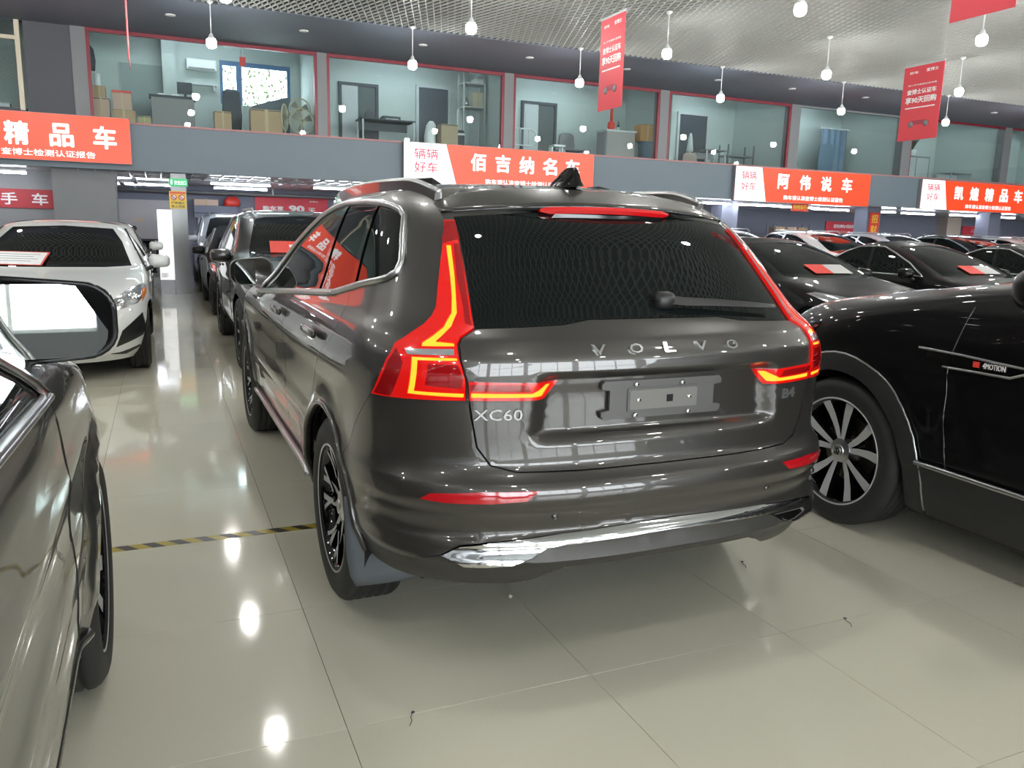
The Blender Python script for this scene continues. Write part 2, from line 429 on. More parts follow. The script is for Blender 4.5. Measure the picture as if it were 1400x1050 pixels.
def inset_loop(L, d):
    p, n = np.roll(L, 1, 0), np.roll(L, -1, 0); t = n - p; t /= np.linalg.norm(t, axis=1, keepdims=True) + 1e-12
    A = 0.5 * np.sum(L[:, 0] * n[:, 1] - n[:, 0] * L[:, 1]); s = 1 if A > 0 else -1
    return L + d * s * np.stack([-t[:, 1], t[:, 0]], 1)
PATCHN = [0]
def patch(sh, name, m, parent, loop, holes=(), off=0.0, flange=0.0, step=0.05, inset=0.0, sides=(1,), uvrange=None):
    """a piece of the skin inside one outline, outside the holes, with folded edges. Returns one object per side."""
    L = np.asarray(loop, float)
    if inset: L = inset_loop(L, inset)
    loops = [L] + [np.asarray(h, float) for h in holes]
    lo, hi = L.min(0), L.max(0)
    gu, gv = np.arange(lo[0] + step * .5, hi[0], step), np.arange(lo[1] + step * .45, hi[1], step * 0.9)
    G = np.array([(u + (step * .5 if j % 2 else 0), v) for j, v in enumerate(gv) for u in gu]) if len(gu) and len(gv) else np.zeros((0, 2))
    if len(G):
        keep = inpoly(G, L)
        for h in loops[1:]: keep &= ~inpoly(G, h)
        G = G[keep]
        if len(G):
            Bp = np.vstack(loops); ok = np.ones(len(G), bool)
            for k in range(0, len(G), 800):
                d = G[k:k + 800, None, :] - Bp[None]; ok[k:k + 800] = (d * d).sum(-1).min(1) > (step * 0.42) ** 2
            G = G[ok]
    V = [Vector(p) for l in loops for p in l]; E = []; o = 0
    for l in loops:
        n = len(l); E += [(o + i, o + (i + 1) % n) for i in range(n)]; o += n
    V += [Vector(p) for p in G]
    vo, eo, fo, *_ = delaunay_2d_cdt(V, E, [], 0, 1e-6)
    P = np.array([(v.x, v.y) for v in vo]); F = np.array([tuple(f) for f in fo if len(f) == 3])
    c = P[F].mean(1); keep = inpoly(c, L)
    for h in loops[1:]: keep &= ~inpoly(c, h)
    F = F[keep]
    a, b, cc = P[F[:, 0]], P[F[:, 1]], P[F[:, 2]]
    ar = (b[:, 0] - a[:, 0]) * (cc[:, 1] - a[:, 1]) - (b[:, 1] - a[:, 1]) * (cc[:, 0] - a[:, 0])
    F = F[np.abs(ar) > 1e-9]; ar = ar[np.abs(ar) > 1e-9]; F[ar < 0] = F[ar < 0][:, ::-1]
    used = np.unique(F); re = np.full(len(P), -1); re[used] = np.arange(len(used)); P = P[used]; F = re[F]
    q, v = u2q(P[:, 0]), np.clip(P[:, 1], 0, sh.vmax)
    S, N = sh.S(q, v), sh.N(q, v); S = S + off * N
    verts, norms, faces = S, N, F.tolist()
    if flange:
        from collections import Counter
        ec = {}
        for f in faces:
            for i in range(3):
                e = (f[i], f[(i + 1) % 3]); ec[e] = ec.get(e, 0) + 1
        bd = [e for e in ec if (e[1], e[0]) not in ec]
        bv = sorted({i for e in bd for i in e}); nb = len(verts); idx = {i: k for k, i in enumerate(bv)}
        on = np.zeros((len(bv), 3))
        for x, y in bd:
            t = S[y] - S[x]; n_ = np.cross(t, N[x]); n_ /= np.linalg.norm(n_) + 1e-12
            on[idx[x]] += n_; on[idx[y]] += n_
        on /= np.linalg.norm(on, axis=1, keepdims=True) + 1e-12
        top, bot = S[bv], S[bv] - flange * N[bv] - 0.0006 * on
        verts = np.vstack([S, top, bot]); norms = np.vstack([N, on, on]); k = len(bv)
        for x, y in bd:
            faces.append([nb + idx[y], nb + idx[x], nb + k + idx[x], nb + k + idx[y]])
    res = []
    for sd in sides:
        me = bpy.data.meshes.new(name)
        vv = verts * np.array([sd, 1, 1]); nn = norms * np.array([sd, 1, 1])
        ff = faces if sd > 0 else [f[::-1] for f in faces]
        me.from_pydata(vv.tolist(), [], ff); me.update()
        me.polygons.foreach_set('use_smooth', [True] * len(me.polygons))
        me.normals_split_custom_set_from_vertices(nn.tolist())
        res.append(link(name, me, m, parent))
    return res
def spath(sh, pts, off=0.0, step=0.04, closed=False, side=1):
    D = path(sh, pts, step, closed); q = u2q(D[:, 0]); S = sh.S(q, D[:, 1]) + off * sh.N(q, D[:, 1])
    return (S * np.array([side, 1, 1])).tolist()
def at_skin(sh, pt, off=0.0, side=1):
    q, v = sh.dom(*pt); q, v = np.array([q]), np.array([v]); N = sh.N(q, v)[0]; S = sh.S(q, v)[0] + off * N
    k = np.array([side, 1, 1]); return Vector(S * k), Vector(N * k)
def skin_text(sh, s, pt, w_, h_, m, parent, side=1, depth=0.006, bold=0.01, name='letter'):
    P, N = at_skin(sh, pt, depth / 2, side); R = Vector((0, 0, 1)).cross(N).normalized(); U = N.cross(R).normalized()
    return text(s, m, parent, P, R, U, w_, h_, bold, depth, name)

# z, w, yr, dr, nr, yf, df, nf, kb
ROWS=[
(.17,.80,-.78,.50,2.6,3.52,.6,2.6,.02),
(.30,.885,-.875,.55,2.7,3.66,.7,2.6,.02),
(.38,.915,-.925,.60,2.9,3.70,.8,2.6,.02),
(.426,.928,-.948,.61,2.9,3.72,.84,2.6,.02),
(.44,.936,-.984,.63,2.9,3.73,.85,2.6,.02),
(.495,.945,-.966,.63,2.9,3.735,.88,2.6,.02),
(.505,.946,-.966,.63,2.9,3.735,.88,2.6,.02),
(.536,.945,-.942,.62,2.9,3.74,.9,2.6,.02),
(.556,.947,-.943,.62,2.9,3.74,.9,2.6,.02),
(.568,.949,-.951,.62,2.9,3.74,.9,2.6,.02),
(.608,.950,-.954,.62,2.9,3.74,.9,2.6,.02),
(.620,.952,-.968,.63,2.95,3.74,.9,2.6,.02),
(.66,.952,-.968,.63,2.95,3.735,.9,2.6,.02),
(.695,.949,-.955,.62,2.95,3.73,.9,2.6,.02),
(.716,.946,-.922,.60,2.95,3.73,.9,2.6,.02),
(.75,.945,-.905,.59,2.95,3.72,.9,2.6,.02),
(.85,.947,-.900,.58,3.0,3.69,.9,2.6,.02),
(.93,.950,-.900,.57,3.0,3.62,.9,2.6,.022),
(1.00,.948,-.905,.57,3.0,3.45,.9,2.6,.025),
(1.06,.940,-.900,.57,3.0,3.10,.8,2.6,.028),
(1.12,.920,-.870,.58,3.0,2.70,.7,2.8,.03),
(1.17,.888,-.815,.56,3.0,2.38,.6,2.8,.03),
(1.25,.852,-.745,.55,3.0,2.16,.55,3,.03),
(1.36,.812,-.640,.53,3.0,1.90,.5,3,.035),
(1.47,.765,-.530,.52,3.0,1.58,.45,3,.04),
(1.54,.728,-.415,.50,3.0,1.34,.42,3,.045),
(1.59,.668,-.30,.50,2.9,1.12,.40,2.8,.05),
(1.62,.585,-.18,.50,2.6,.92,.40,2.6,.05),
(1.64,.45,-.02,.45,2.4,.68,.35,2.4,.05),
(1.648,.25,.15,.2,2.2,.48,.1,2.2,.05),
(1.65,.02,.25,.02,2,.36,.02,2,.0)]
def post(x,y,z,q):
    # licence-plate recess in the tailgate (trapezoid), wheel-arch lips, lower door scallop
    ax=np.abs(x);rear=(q<1)
    m=ss(.50,.42,ax-.12*(z-.84)*-1)*ss(.805,.845,z)*ss(1.035,1.0,z)
    y=y+np.where(rear,.045*m,0)
    side=ss(.85,1.1,q)*ss(2.2,2.0,q)
    # shoulder crease along the belt, scallop low on the doors
    x=x+side*(.010*bump(z,.97,.05)-.016*bump(z,.50,.13)*ss(.45,.75,y)*ss(2.5,2.1,y))
    for yc in (0,2.865):
        r=np.hypot(y-yc,z-.365);x=x+side*.012*bump(r,.43,.045)
    return x,y,z

# ---------------------------------------------------------------- wheels and mirrors
WHEELC = {}
def wheel(parent, x, y, side, R=0.365, W=0.235, rim=0.255, style='five', spin=0.0):
    """parts: wheel (the tyre) > rim, spoke, hub_cap, brake_disc"""
    key = (R, W, rim, style)
    if key not in WHEELC:
        h = W / 2; gr = []
        n = 72
        prof = [(rim - .012, -h * .82), (rim, -h * .9), (rim + .02, -h * .97), ((rim + R) / 2, -h * 1.02), (R - .035, -h * .97), (R - .012, -h * .84), (R - .003, -h * .72)]
        for g in (-.48, -.16, .16, .48):
            prof += [(R, h * g - .010), (R - .008, h * g - .005), (R - .008, h * g + .005), (R, h * g + .010)]
        prof += [(R - .003, h * .72), (R - .012, h * .84), (R - .035, h * .97), ((rim + R) / 2, h * 1.02), (rim + .02, h * .97), (rim, h * .9), (rim - .012, h * .82)]
        bm = bmesh.new(); lathe_bm(bm, prof, n, 'X'); bm.faces.ensure_lookup_table()
        for f in [f for f in bm.faces if len(f.verts) > 4]: bm.faces.remove(f)
        bmesh.ops.recalc_face_normals(bm, faces=bm.faces)
        t = bpy.data.meshes.new('wheel'); bm.to_mesh(t); bm.free(); t.materials.append(M_RUBBER)
        for p in t.polygons: p.use_smooth = True
        bm = bmesh.new()
        lathe_bm(bm, [(rim - .004, h * .92), (rim + .004, h * .94), (rim + .003, h * .86), (rim - .012, h * .84), (rim - .018, h * .4), (rim - .03, -h * .8), (rim + .0, -h * .85)], n, 'X')
        for f in [f for f in bm.faces if len(f.verts) > 4]: bm.faces.remove(f)
        r_ = bpy.data.meshes.new('rim'); bm.to_mesh(r_); bm.free(); r_.materials.append(M_PIANO); r_.materials.append(M_SPOKE)
        for p in r_.polygons:
            p.use_smooth = True; rr = [t_ for t_ in p.vertices]; c = sum((r_.vertices[i].co for i in rr), Vector()) / len(rr)
            if c.x > h * .88: p.material_index = 1
        def blade(a0, a1, r0, r1, w0, w1, x0, x1):
            """one spoke arm from the hub to the rim, dark flanks and a machined face"""
            bm = bmesh.new(); rows = []
            for k in range(4):
                t_ = k / 3; r0_ = r0 + (r1 - r0) * t_; a = a0 + (a1 - a0) * t_; w_ = (w0 + (w1 - w0) * t_) / 2; xx = x0 + (x1 - x0) * t_ ** 1.5
                er = Vector((0, math.cos(a), math.sin(a))); et = Vector((0, -math.sin(a), math.cos(a)))
                c = er * r0_
                rows.append([bm.verts.new(c + et * s * w_ * e + Vector((xx + d, 0, 0))) for s, e, d in ((-1, 1, 0), (1, 1, 0), (1, 1.25, -.02), (1, 1.2, -.045), (-1, 1.2, -.045), (-1, 1.25, -.02))])
            for A, B in zip(rows, rows[1:]):
                for i in range(6):
                    f = bm.faces.new((A[i], A[(i + 1) % 6], B[(i + 1) % 6], B[i])); f.material_index = 1 if i == 0 else 0
            bm.faces.new(rows[0]); bm.faces.new(rows[-1]); bmesh.ops.recalc_face_normals(bm, faces=bm.faces)
            me = bpy.data.meshes.new('spoke'); bm.to_mesh(me); bm.free(); me.materials.append(M_PIANO); me.materials.append(M_SPOKE); return me
        sp = []
        f_ = h * .80
        if style == 'five':
            for k in range(5):
                a = 2 * PI * k / 5 + PI / 2
                for s in (-1, 1): sp.append(blade(a + s * .16, a + s * .31, .050, rim - .008, .022, .052, f_ - .03, f_))
        elif style == 'twin':
            for k in range(5):
                a = 2 * PI * k / 5 + PI / 2
                for s in (-1, 1):
                    sp.append(blade(a + s * .34, a + s * .17, .055, rim - .008, .024, .026, f_ - .035, f_ - .004))
                    sp.append(blade(a + s * .17, a + s * .40, .115, rim - .008, .012, .020, f_ - .02, f_ - .004))
        else:
            for k in range(10):
                a = 2 * PI * k / 10 + PI / 2
                sp.append(blade(a, a, .05, rim - .006, .026, .032, f_ - .02, f_))
        bm = bmesh.new(); lathe_bm(bm, [(.0005, f_ - .012), (.028, f_ - .014), (.031, f_ - .018), (.062, f_ - .026), (.068, f_ - .05), (.06, f_ - .09)], 24, 'X'); bmesh.ops.recalc_face_normals(bm, faces=bm.faces)
        hc = bpy.data.meshes.new('hub_cap'); bm.to_mesh(hc); bm.free(); hc.materials.append(M_SATIN)
        bm = bmesh.new(); lathe_bm(bm, [(.001, -.02), (rim * .62, -.02), (rim * .62, -.0), (.10, .0), (.09, .03), (.001, .03)], 32, 'X'); bmesh.ops.recalc_face_normals(bm, faces=bm.faces)
        bd = bpy.data.meshes.new('brake_disc'); bm.to_mesh(bd); bm.free(); bd.materials.append(M_DISC)
        bm = bmesh.new(); lathe_bm(bm, [(.001, -.055), (rim - .02, -.055), (rim - .02, -.05), (.001, -.05)], 32, 'X'); bmesh.ops.recalc_face_normals(bm, faces=bm.faces)
        bk = bpy.data.meshes.new('dust_shield'); bm.to_mesh(bk); bm.free(); bk.materials.append(M_DARK)
        WHEELC[key] = (t, r_, sp, hc, bd, bk)
    t, r_, sp, hc, bd, bk = WHEELC[key]
    o = bpy.data.objects.new('wheel', t); COL.objects.link(o); o.parent = parent
    o.location = (x, y, R + 0.001); o.rotation_euler = (spin, 0, 0 if side > 0 else PI)
    for nm, me in [('rim', r_), ('hub_cap', hc), ('brake_disc', bd), ('dust_shield', bk)] + [('spoke', s_) for s_ in sp]:
        c = bpy.data.objects.new(nm, me); COL.objects.link(c); c.parent = o
    return o
def side_mirror(parent, loc, side, m, w_=0.235, h_=0.165, glass=None, yaw=0.0, gyaw=0.0, tilt=0.0, arm=(-0.10, 0.02, -0.13), m_arm=None):
    """housing that opens to the rear (-y), its glass and its arm towards the body"""
    rings = []
    for y, s, dz in ((0.0, 1.0, 0), (0.012, 1.03, 0), (0.05, 1.0, 0), (0.085, .90, 0), (0.115, .70, 0), (0.132, .40, 0), (0.138, .1, 0)):
        rings.append([(px * (1.0 if px * side > 0 else 1.0), y, pz * (1 - .12 * (px * side > 0))) for px, pz in rrect(w_ * s, h_ * s, min(w_, h_) * s * .36, 6)])
    o = loft('side_mirror', [[(x * .93, 0.012, z * .90) for x, y, z in rings[0]]] + rings, m, parent, True, caps=(True, True))
    o.location = loc; o.rotation_euler = (0, 0, yaw)
    bm = bmesh.new(); vs = [bm.verts.new((x, 0, z)) for x, z in rrect(w_ * .88, h_ * .84, h_ * .28, 6)]; bm.faces.new(vs[::-1])
    r = bmesh.ops.extrude_face_region(bm, geom=bm.faces[:]); bmesh.ops.translate(bm, verts=[v for v in r['geom'] if isinstance(v, bmesh.types.BMVert)], vec=(0, -.003, 0))
    bmesh.ops.recalc_face_normals(bm, faces=bm.faces)
    g = bm_obj('mirror_glass', bm, glass or M_MIRROR, o); g.location = (0, 0.006, 0); g.rotation_euler = (tilt, 0, gyaw)
    ax = side * (-w_ * .30)
    rr = []
    for t in (0, .35, .7, 1):
        cx = ax + side * arm[0] * t; cy = .06 + arm[1] * t; cz = -h_ * .40 + arm[2] * (t ** 1.4)
        rr.append([(cx + a * (1 if abs(arm[2]) > .06 else .3), cy + b, cz) for a, b in rrect(.06, .075, .025, 3)] if abs(arm[2]) > .05 else [(cx, cy + a, cz + b) for a, b in rrect(.08, .045, .02, 3)])
    loft('mirror_arm', rr, m_arm or M_PLAST, o, True)
    return o
# ---------------------------------------------------------------- the hall
T, GX, GY = .818, -1.0492, -.9194
X0, X1, Y0 = -9.0, 36.0, -15.0
struct(box('floor', X0, X1, Y0, 22.0, -.12, -.004, mat('grout_dark', (.16, .15, .125), .7)))
FLOOR = bpy.data.objects['floor']
tm = bmesh.new(); add_box(tm, 0, T - .002, 0, T - .002, -.012, 0.0, .0005); tme = bpy.data.meshes.new('tile'); tm.to_mesh(tme); tm.free(); tme.materials.append(M_TILE)
near = []; rest = []
i0, i1 = int((X0 - GX) / T) - 0, int((X1 - GX) / T); j0, j1 = int((Y0 - GY) / T), int((22 - GY) / T)
F3 = np.array([.3957, .9184]); R3 = np.array([.9184, -.3957])
for i in range(i0, i1):
    for j in range(j0, j1):
        x, y = GX + i * T, GY + j * T; d = np.array([x + T / 2 + 1.484, y + T / 2 + 3.068]); a, b = d @ F3, d @ R3
        s_ = a > -.2 and abs(b) < .72 * max(a, 0) + 1.0
        (near if s_ else rest).append((a * a + b * b, x, y))
near.sort(); rest += near[280:]; near = near[:280]
for _, x, y in near:
    o = bpy.data.objects.new('floor_tile', tme); COL.objects.link(o); o.parent = FLOOR; o.location = (x + .001, y + .001, 0)
V, Fc = [], []
for _, x, y in rest:
    k = len(V); V += [(x + .0015, y + .0015, 0), (x + T - .0015, y + .0015, 0), (x + T - .0015, y + T - .0015, 0), (x + .0015, y + T - .0015, 0)]; Fc.append((k, k + 1, k + 2, k + 3))
me = bpy.data.meshes.new('distant_floor_tiles'); me.from_pydata(V, [], Fc); stuff(link('distant_floor_tiles', me, M_TILE, FLOOR))

# open-cell ceiling, plenum, soffit over the offices' front
HC = 5.05; YS = 12.05
V, Fc = [], []
def strip(p, q, h=.03, t=.012):
    d = (q - p); L = np.linalg.norm(d)
    if L < .05: return
    n = np.array([-d[1], d[0]]) / L * t / 2; k = len(V)
    for pt in (p, q):
        for s_, z in ((-1, HC), (1, HC), (1, HC + h), (-1, HC + h)): V.append((pt[0] + s_ * n[0], pt[1] + s_ * n[1], z))
    for a, b in ((0, 1), (1, 2), (3, 0)): Fc.append((k + a, k + b, k + 4 + b, k + 4 + a))
gs = .36; SL = 2.88
for k in range(-380, 460):
    for sg in (1, -1):
        A = np.array([X0, k * gs + Y0]); m_ = SL * sg; dvec = np.array([1.0, m_])
        ta, tb = (Y0 - A[1]) / m_, (YS - A[1]) / m_; t0, t1 = max(0.0, min(ta, tb)), min(X1 - X0, max(ta, tb))
        if t1 > t0: strip(A + dvec * t0, A + dvec * t1)
me = bpy.data.meshes.new('ceiling_grid'); me.from_pydata(V, [], Fc)
CEIL = struct(box('ceiling', X0, X1, Y0, YS, 5.75, 5.85, M_PLEN))
stuff(link('ceiling_grid', me, M_GRID, CEIL))
struct(box('trim_1', X0, X1, YS, YS + .06, HC - .01, 5.75, M_SOFFIT)).name = 'trim_1'
struct(box('trim_2', X0, X1, YS + .06, 15.0, HC, HC + .10, M_SOFFIT))
# walls of the hall
struct(box('wall_left', X0 - .2, X0, Y0, 22.0, 0, 5.8, M_WALL))
struct(box('wall_right', X1, X1 + .2, Y0, 22.0, 0, 5.8, M_WALL))
struct(box('wall_back', X0, X1, 21.4, 21.6, 0, 2.75, M_LOWW))
WY = Y0
struct(box('wall_front', X0, X1, WY - .2, WY, 0, .95, M_WALL)); struct(box('wall_front', X0, X1, WY - .2, WY, 4.55, 5.8, M_WALL))
wf = box('window_1', X0, X1, WY - .12, WY - .04, .95, 1.02, M_LTGREY); struct(wf)
for k in range(31):
    x = X0 + 1.5 * k; box('mullion', x - .035, x + .035, WY - .12, WY - .04, 1.02, 4.55, M_LTGREY, wf)
    if k % 3 == 0: box('pier', x - .22, x + .22, WY - .20, WY + .05, .95, 4.55, M_WALL, wf)
for z in (2.35, 3.4): box('transom', X0, X1, WY - .11, WY - .05, z - .03, z + .03, M_LTGREY, wf)
# mezzanine: slab, fascia, columns between the office windows
YF = 15.0
struct(box('wall_fascia', X0, X1, YF, YF + .25, 2.46, 3.34, M_FASCIA))
struct(box('ceiling_low', X0, X1, YF + .25, 21.4, 2.46, 2.75, M_LOWC))
sill = struct(box('trim_3', -2.60, X1, YF - .03, YF + .2, 3.335, 3.37, M_SILL))
struct(box('wall_upper', X0, -3.65, YF + .0, YF + .25, 3.34, 3.50, M_WALL)); 
struct(box('wall_panel', -3.60, -2.83, YF, YF + .25, 3.34, 5.05, M_WALL))
cols = [(-2.83, -2.58), (1.74, 1.94), (6.02, 6.25), (10.28, 10.54), (14.50, 14.79), (18.75, 19.10), (23.1, 23.4), (27.4, 27.7), (31.7, 32.0)]
for a, b in cols: struct(box('column', a, b, YF - .02, YF + .25, 3.34, 5.05, M_COLUMN))
# glazed office fronts
ends = [(cols[i][1], cols[i + 1][0]) for i in range(len(cols) - 1)]
for n, (a, b) in enumerate(ends):
    w_ = struct(box('window_%d' % (n + 2), a + .002, b - .002, YF + .02, YF + .03, 3.37, 5.05, M_PANE))
    if n < 4:
        box('frame_left', a, a + .06, YF - .01, YF + .07, 3.37, 5.0, M_FRAME, w_); box('frame_right', b - .06, b, YF - .01, YF + .07, 3.37, 5.0, M_FRAME, w_)
        box('frame_top', a, b, YF - .01, YF + .07, 4.985, 5.05, M_FRAME, w_)
    else:
        box('frame_left', a, a + .04, YF - .01, YF + .07, 3.37, 5.0, M_FRAME if n == 5 else M_COLUMN, w_); box('frame_top', a, b, YF - .01, YF + .07, 5.0, 5.05, M_FRAME if n > 4 else M_COLUMN, w_)
wl = struct(box('window_10', X0, -3.68, YF + .02, YF + .03, 3.50, 5.05, M_PANE))
box('cream_frame', -3.74, -3.66, YF - .02, YF + .08, 3.46, 5.05, mat('cream_frame', (.62, .55, .42), .5), wl); box('cream_transom', X0, -3.74, YF - .02, YF + .08, 4.70, 4.77, mat('cream_frame', (.62, .55, .42), .5), wl)
box('inner_ledge', -4.6, -3.95, YF + .3, YF + .5, 3.50, 3.60, M_LTGREY, wl)
# office rooms
YB = 17.55; CO = 5.62
struct(box('floor_upper', X0, X1, YF + .25, YB + .2, 2.75, 2.80, M_MIDGREY))
struct(box('ceiling_upper', X0, X1, YF + .0, YB + .2, CO, CO + .1, M_OFFC))
struct(box('trim_4', X0, X1, YF + .02, YF + .25, 5.05, CO, M_SOFFIT))
struct(box('wall_office', X0, -.02, YB, YB + .15, 2.8, CO, M_OFFW)); struct(box('wall_office', 1.56, X1, YB, YB + .15, 2.8, CO, M_OFFW))
struct(box('wall_office', -.02, 1.56, YB, YB + .15, 2.8, 4.20, M_OFFW)); struct(box('wall_office', -.02, 1.56, YB, YB + .15, 5.16, CO, M_OFFW))
for x in (-2.70, 1.84, 6.13, 10.86, 14.65, 18.9, 23.25, 27.5, 31.8): struct(box('wall_partition', x - .05, x + .05, YF + .25, YB, 2.8, CO, M_OFFW))
struct(box('column_inner', -1.24, -.98, 17.2, YB, 2.8, CO, M_OFFW)); struct(box('wall_dark', -2.1, -1.24, YB - .03, YB, 2.8, 4.9, mat('office_grey_green', (.30, .36, .35), .7)))
ow = struct(box('window_11', -.02, 1.56, YB + .03, YB + .08, 5.06, 5.17, M_BLUEFR))
for a, b in ((-.02, .05), (.34, .46), (1.49, 1.56)): box('window_post', a, b, YB + .03, YB + .08, 4.2, 5.06, M_BLUEFR, ow)
box('window_pane', .05, 1.49, YB + .05, YB + .055, 4.2, 5.06, M_PANE, ow)
# trees behind the office window
rr = random.Random(11)
bm = bmesh.new()
for k in range(3200):
    p = Vector((rr.uniform(-2.6, 4.2), rr.gauss(22.0, .5), rr.uniform(3.2, 6.6))); R = Euler((rr.uniform(0, 6), rr.uniform(0, 6), rr.uniform(0, 6))).to_matrix()
    s_ = rr.uniform(.04, .085); vs = [bm.verts.new(p + R @ Vector(v) * s_) for v in ((-1, 0, 0), (0, -.5, .1), (1, 0, 0), (0, .5, .1))]; bm.faces.new(vs)
tr = thing('tree', 'sunlit green tree outside the window of the first upper office', 'tree', (.8, 22.0, 0))
o = bm_obj('foliage', bm, M_LEAF, None); stuff(o); o.parent = tr; o.matrix_parent_inverse = Matrix.Translation((-.8, -22.0, 0))
o = lathe('trunk', [(.16, 0), (.12, 2.6), (.08, 4.6), (.02, 6)], mat('bark', (.12, .08, .05), .9), tr, 10)

# ---------------------------------------------------------------- office contents
def carton(label, x0, x1, y, z0, z1, m=M_CARD, group=None, tape=True, d=.35):
    t = thing('cardboard_box', label, 'box', ((x0 + x1) / 2, y, z0), 0, group); w_ = (x1 - x0) / 2; h = z1 - z0
    box('carton', -w_, w_, 0, d, 0, h, m, t, .006)
    if tape: box('tape', -w_ * .10, w_ * .10, -.002, d + .002, -.001, h + .002, mat('tan_tape', (.55, .40, .24), .4), t)
    box('flap_seam', -w_, w_, -.0015, .001, h * .97, h * .985, M_DKGREY, t)
    return t
FLR = 2.80
def legs4(t, w_, d, h, r, m):
    for sx in (-1, 1):
        for sy in (0, 1): box('leg', sx * w_ - r, sx * w_ + r, sy * d - r, sy * d + r, 0, h, m, t)
def table(label, x0, x1, y, top, m=M_DKGREY, name='table', d=.6):
    t = thing(name, label, 'table', ((x0 + x1) / 2, y, FLR)); w_ = (x1 - x0) / 2; h = top - FLR
    box('table_top', -w_, w_, -.03, d, h - .035, h, m, t, .004); legs4(t, w_ - .04, d - .06, h - .035, .018, M_LTGREY)
    box('apron', -w_ + .05, w_ - .05, d - .10, d - .07, h - .22, h - .035, m, t); return t
def office_chair(label, x, y, seat, top, w_=.44, m=M_DKGREY, rz=0, name='office_chair'):
    t = thing(name, label, 'chair', (x, y, FLR), rz); s_ = seat - FLR
    box('seat', -w_ / 2, w_ / 2, -.22, .22, s_ - .06, s_, m, t, .02)
    rows = []
    for z, ww in ((s_ + .06, .86), (s_ + (top - seat) * .5, 1.0), (top - FLR - .06, .85), (top - FLR, .45)): rows.append([(a * ww, .20 + b, z) for a, b in rrect(w_, .06, .02, 3)])
    loft('backrest', rows, m, t)
    for k in range(4): box('leg', (-1, 1)[k % 2] * w_ * .42 - .015, (-1, 1)[k % 2] * w_ * .42 + .015, (-.19, .19)[k // 2] - .015, (-.19, .19)[k // 2] + .015, 0, s_ - .05, M_LTGREY, t)
    return t
carton('tall cardboard box at the bottom of the stack against the left red window frame', -2.56, -2.26, 15.45, 2.80, 3.86, M_CARDP)
carton('smaller tan box on top of the tall box by the left red frame', -2.54, -2.32, 15.47, 3.862, 4.08, M_CARD)
t = thing('paper_roll', 'white paper roll standing on the stacked boxes by the red frame', 'roll', (-2.46, 15.6, 4.08)); lathe('sheet', [(.06, 0), (.06, .24), (.045, .24), (.045, .2)], M_WHITEPL, t, 14)
t = thing('black_jacket', 'dark jacket hanging above the stacked boxes', 'jacket', (-2.56, 15.55, 4.36)); loft('cloth', [[(a, b, z) for a, b in rrect(w_, .08, .03, 3)] for z, w_ in ((0, .16), (.2, .2), (.4, .16), (.47, .06))], M_DKGREY, t)
t = carton('red-topped carton with a pale front right of the tall stack', -2.20, -1.86, 15.45, 3.658, 3.98, M_CARDP)
box('lid', -.175, .175, -.01, .36, .321, .36, M_RED, t)
carton('tan box under the red-topped carton', -2.22, -1.80, 15.42, 3.303, 3.655, M_CARD); carton('tan box on the floor under the red-topped stack', -2.22, -1.80, 15.42, 2.80, 3.299, M_CARD)
carton('low tan box at the sill right of the red-topped stack', -1.76, -1.52, 15.42, 2.80, 3.56, mat('olive_box', (.40, .36, .18), .7))
t = thing('cabinet', 'grey side cabinet with a dark top left of the office window', 'cabinet', (-1.08, 16.1, FLR)); box('carcass', -.42, .42, 0, .4, 0, 1.24, M_MIDGREY, t, .005); box('cabinet_top', -.46, .46, -.03, .42, 1.24, 1.29, M_DKGREY, t)
for k in (-1, 1): box('door', k * .21 - .20, k * .21 + .20, -.012, .0, .05, 1.20, M_MIDGREY, t)
for x, w_, lb in ((-1.3, .16, 'white paper stack on the left end of the grey cabinet'), (-1.02, .18, 'white tray on the middle of the grey cabinet')):
    t = thing('paper_tray', lb, 'tray', (x, 16.2, 4.09)); box('tray', -w_ / 2, w_ / 2, 0, .2, 0, .02, M_WHITEPL, t); box('sheets', -w_ * .4, w_ * .4, .02, .18, .02, .05, M_WHITE, t)
t = thing('monitor', 'dark monitor on the right end of the grey cabinet', 'monitor', (-.82, 16.3, 4.09)); box('screen', -.16, .14, 0, .03, .08, .32, M_DKGREY, t); box('stand', -.03, .03, 0, .04, 0, .1, M_DKGREY, t); box('foot', -.1, .1, -.05, .1, 0, .01, M_DKGREY, t)
t = thing('air_conditioner', 'pale wall air conditioner high beside the office window', 'appliance', (-.42, 17.3, 4.86)); box('casing', -.32, .32, 0, .22, 0, .24, M_WHITEPL, t, .03); box('louvre', -.28, .28, -.01, .02, .02, .05, M_MIDGREY, t)
t = thing('wall_shelf', 'narrow grey shelf on the office wall under the air conditioner', 'shelf', (-.45, 17.35, 4.55)); box('board', -.35, .35, 0, .18, 0, .03, M_LTGREY, t); box('bracket', -.3, -.27, .02, .18, -.12, 0, M_LTGREY, t); box('bracket', .27, .3, .02, .18, -.12, 0, M_LTGREY, t)
carton('small tan box on the sill left of the dark chair', -.31, .02, 15.35, 2.80, 3.76, M_CARD)
office_chair('black high-backed office chair in front of the tree window', .13, 16.3, 3.28, 4.38, .42)
t = thing('standing_pole', 'thin pale pole standing by the black office chair', 'pole', (.27, 15.55, FLR)); lathe('pole', [(.012, .03), (.012, 2.24)], M_LTGREY, t, 8); lathe('base', [(.14, 0), (.14, .02), (.03, .05)], M_LTGREY, t, 16)
t = thing('red_tag', 'small red tag hanging at the top of the pale pole', 'tag', (.30, 15.52, 4.72)); box('tag', -.06, .06, 0, .01, 0, .18, M_RED, t); box('cord', -.004, .004, 0, .008, .18, .33, M_WHITEPL, t)
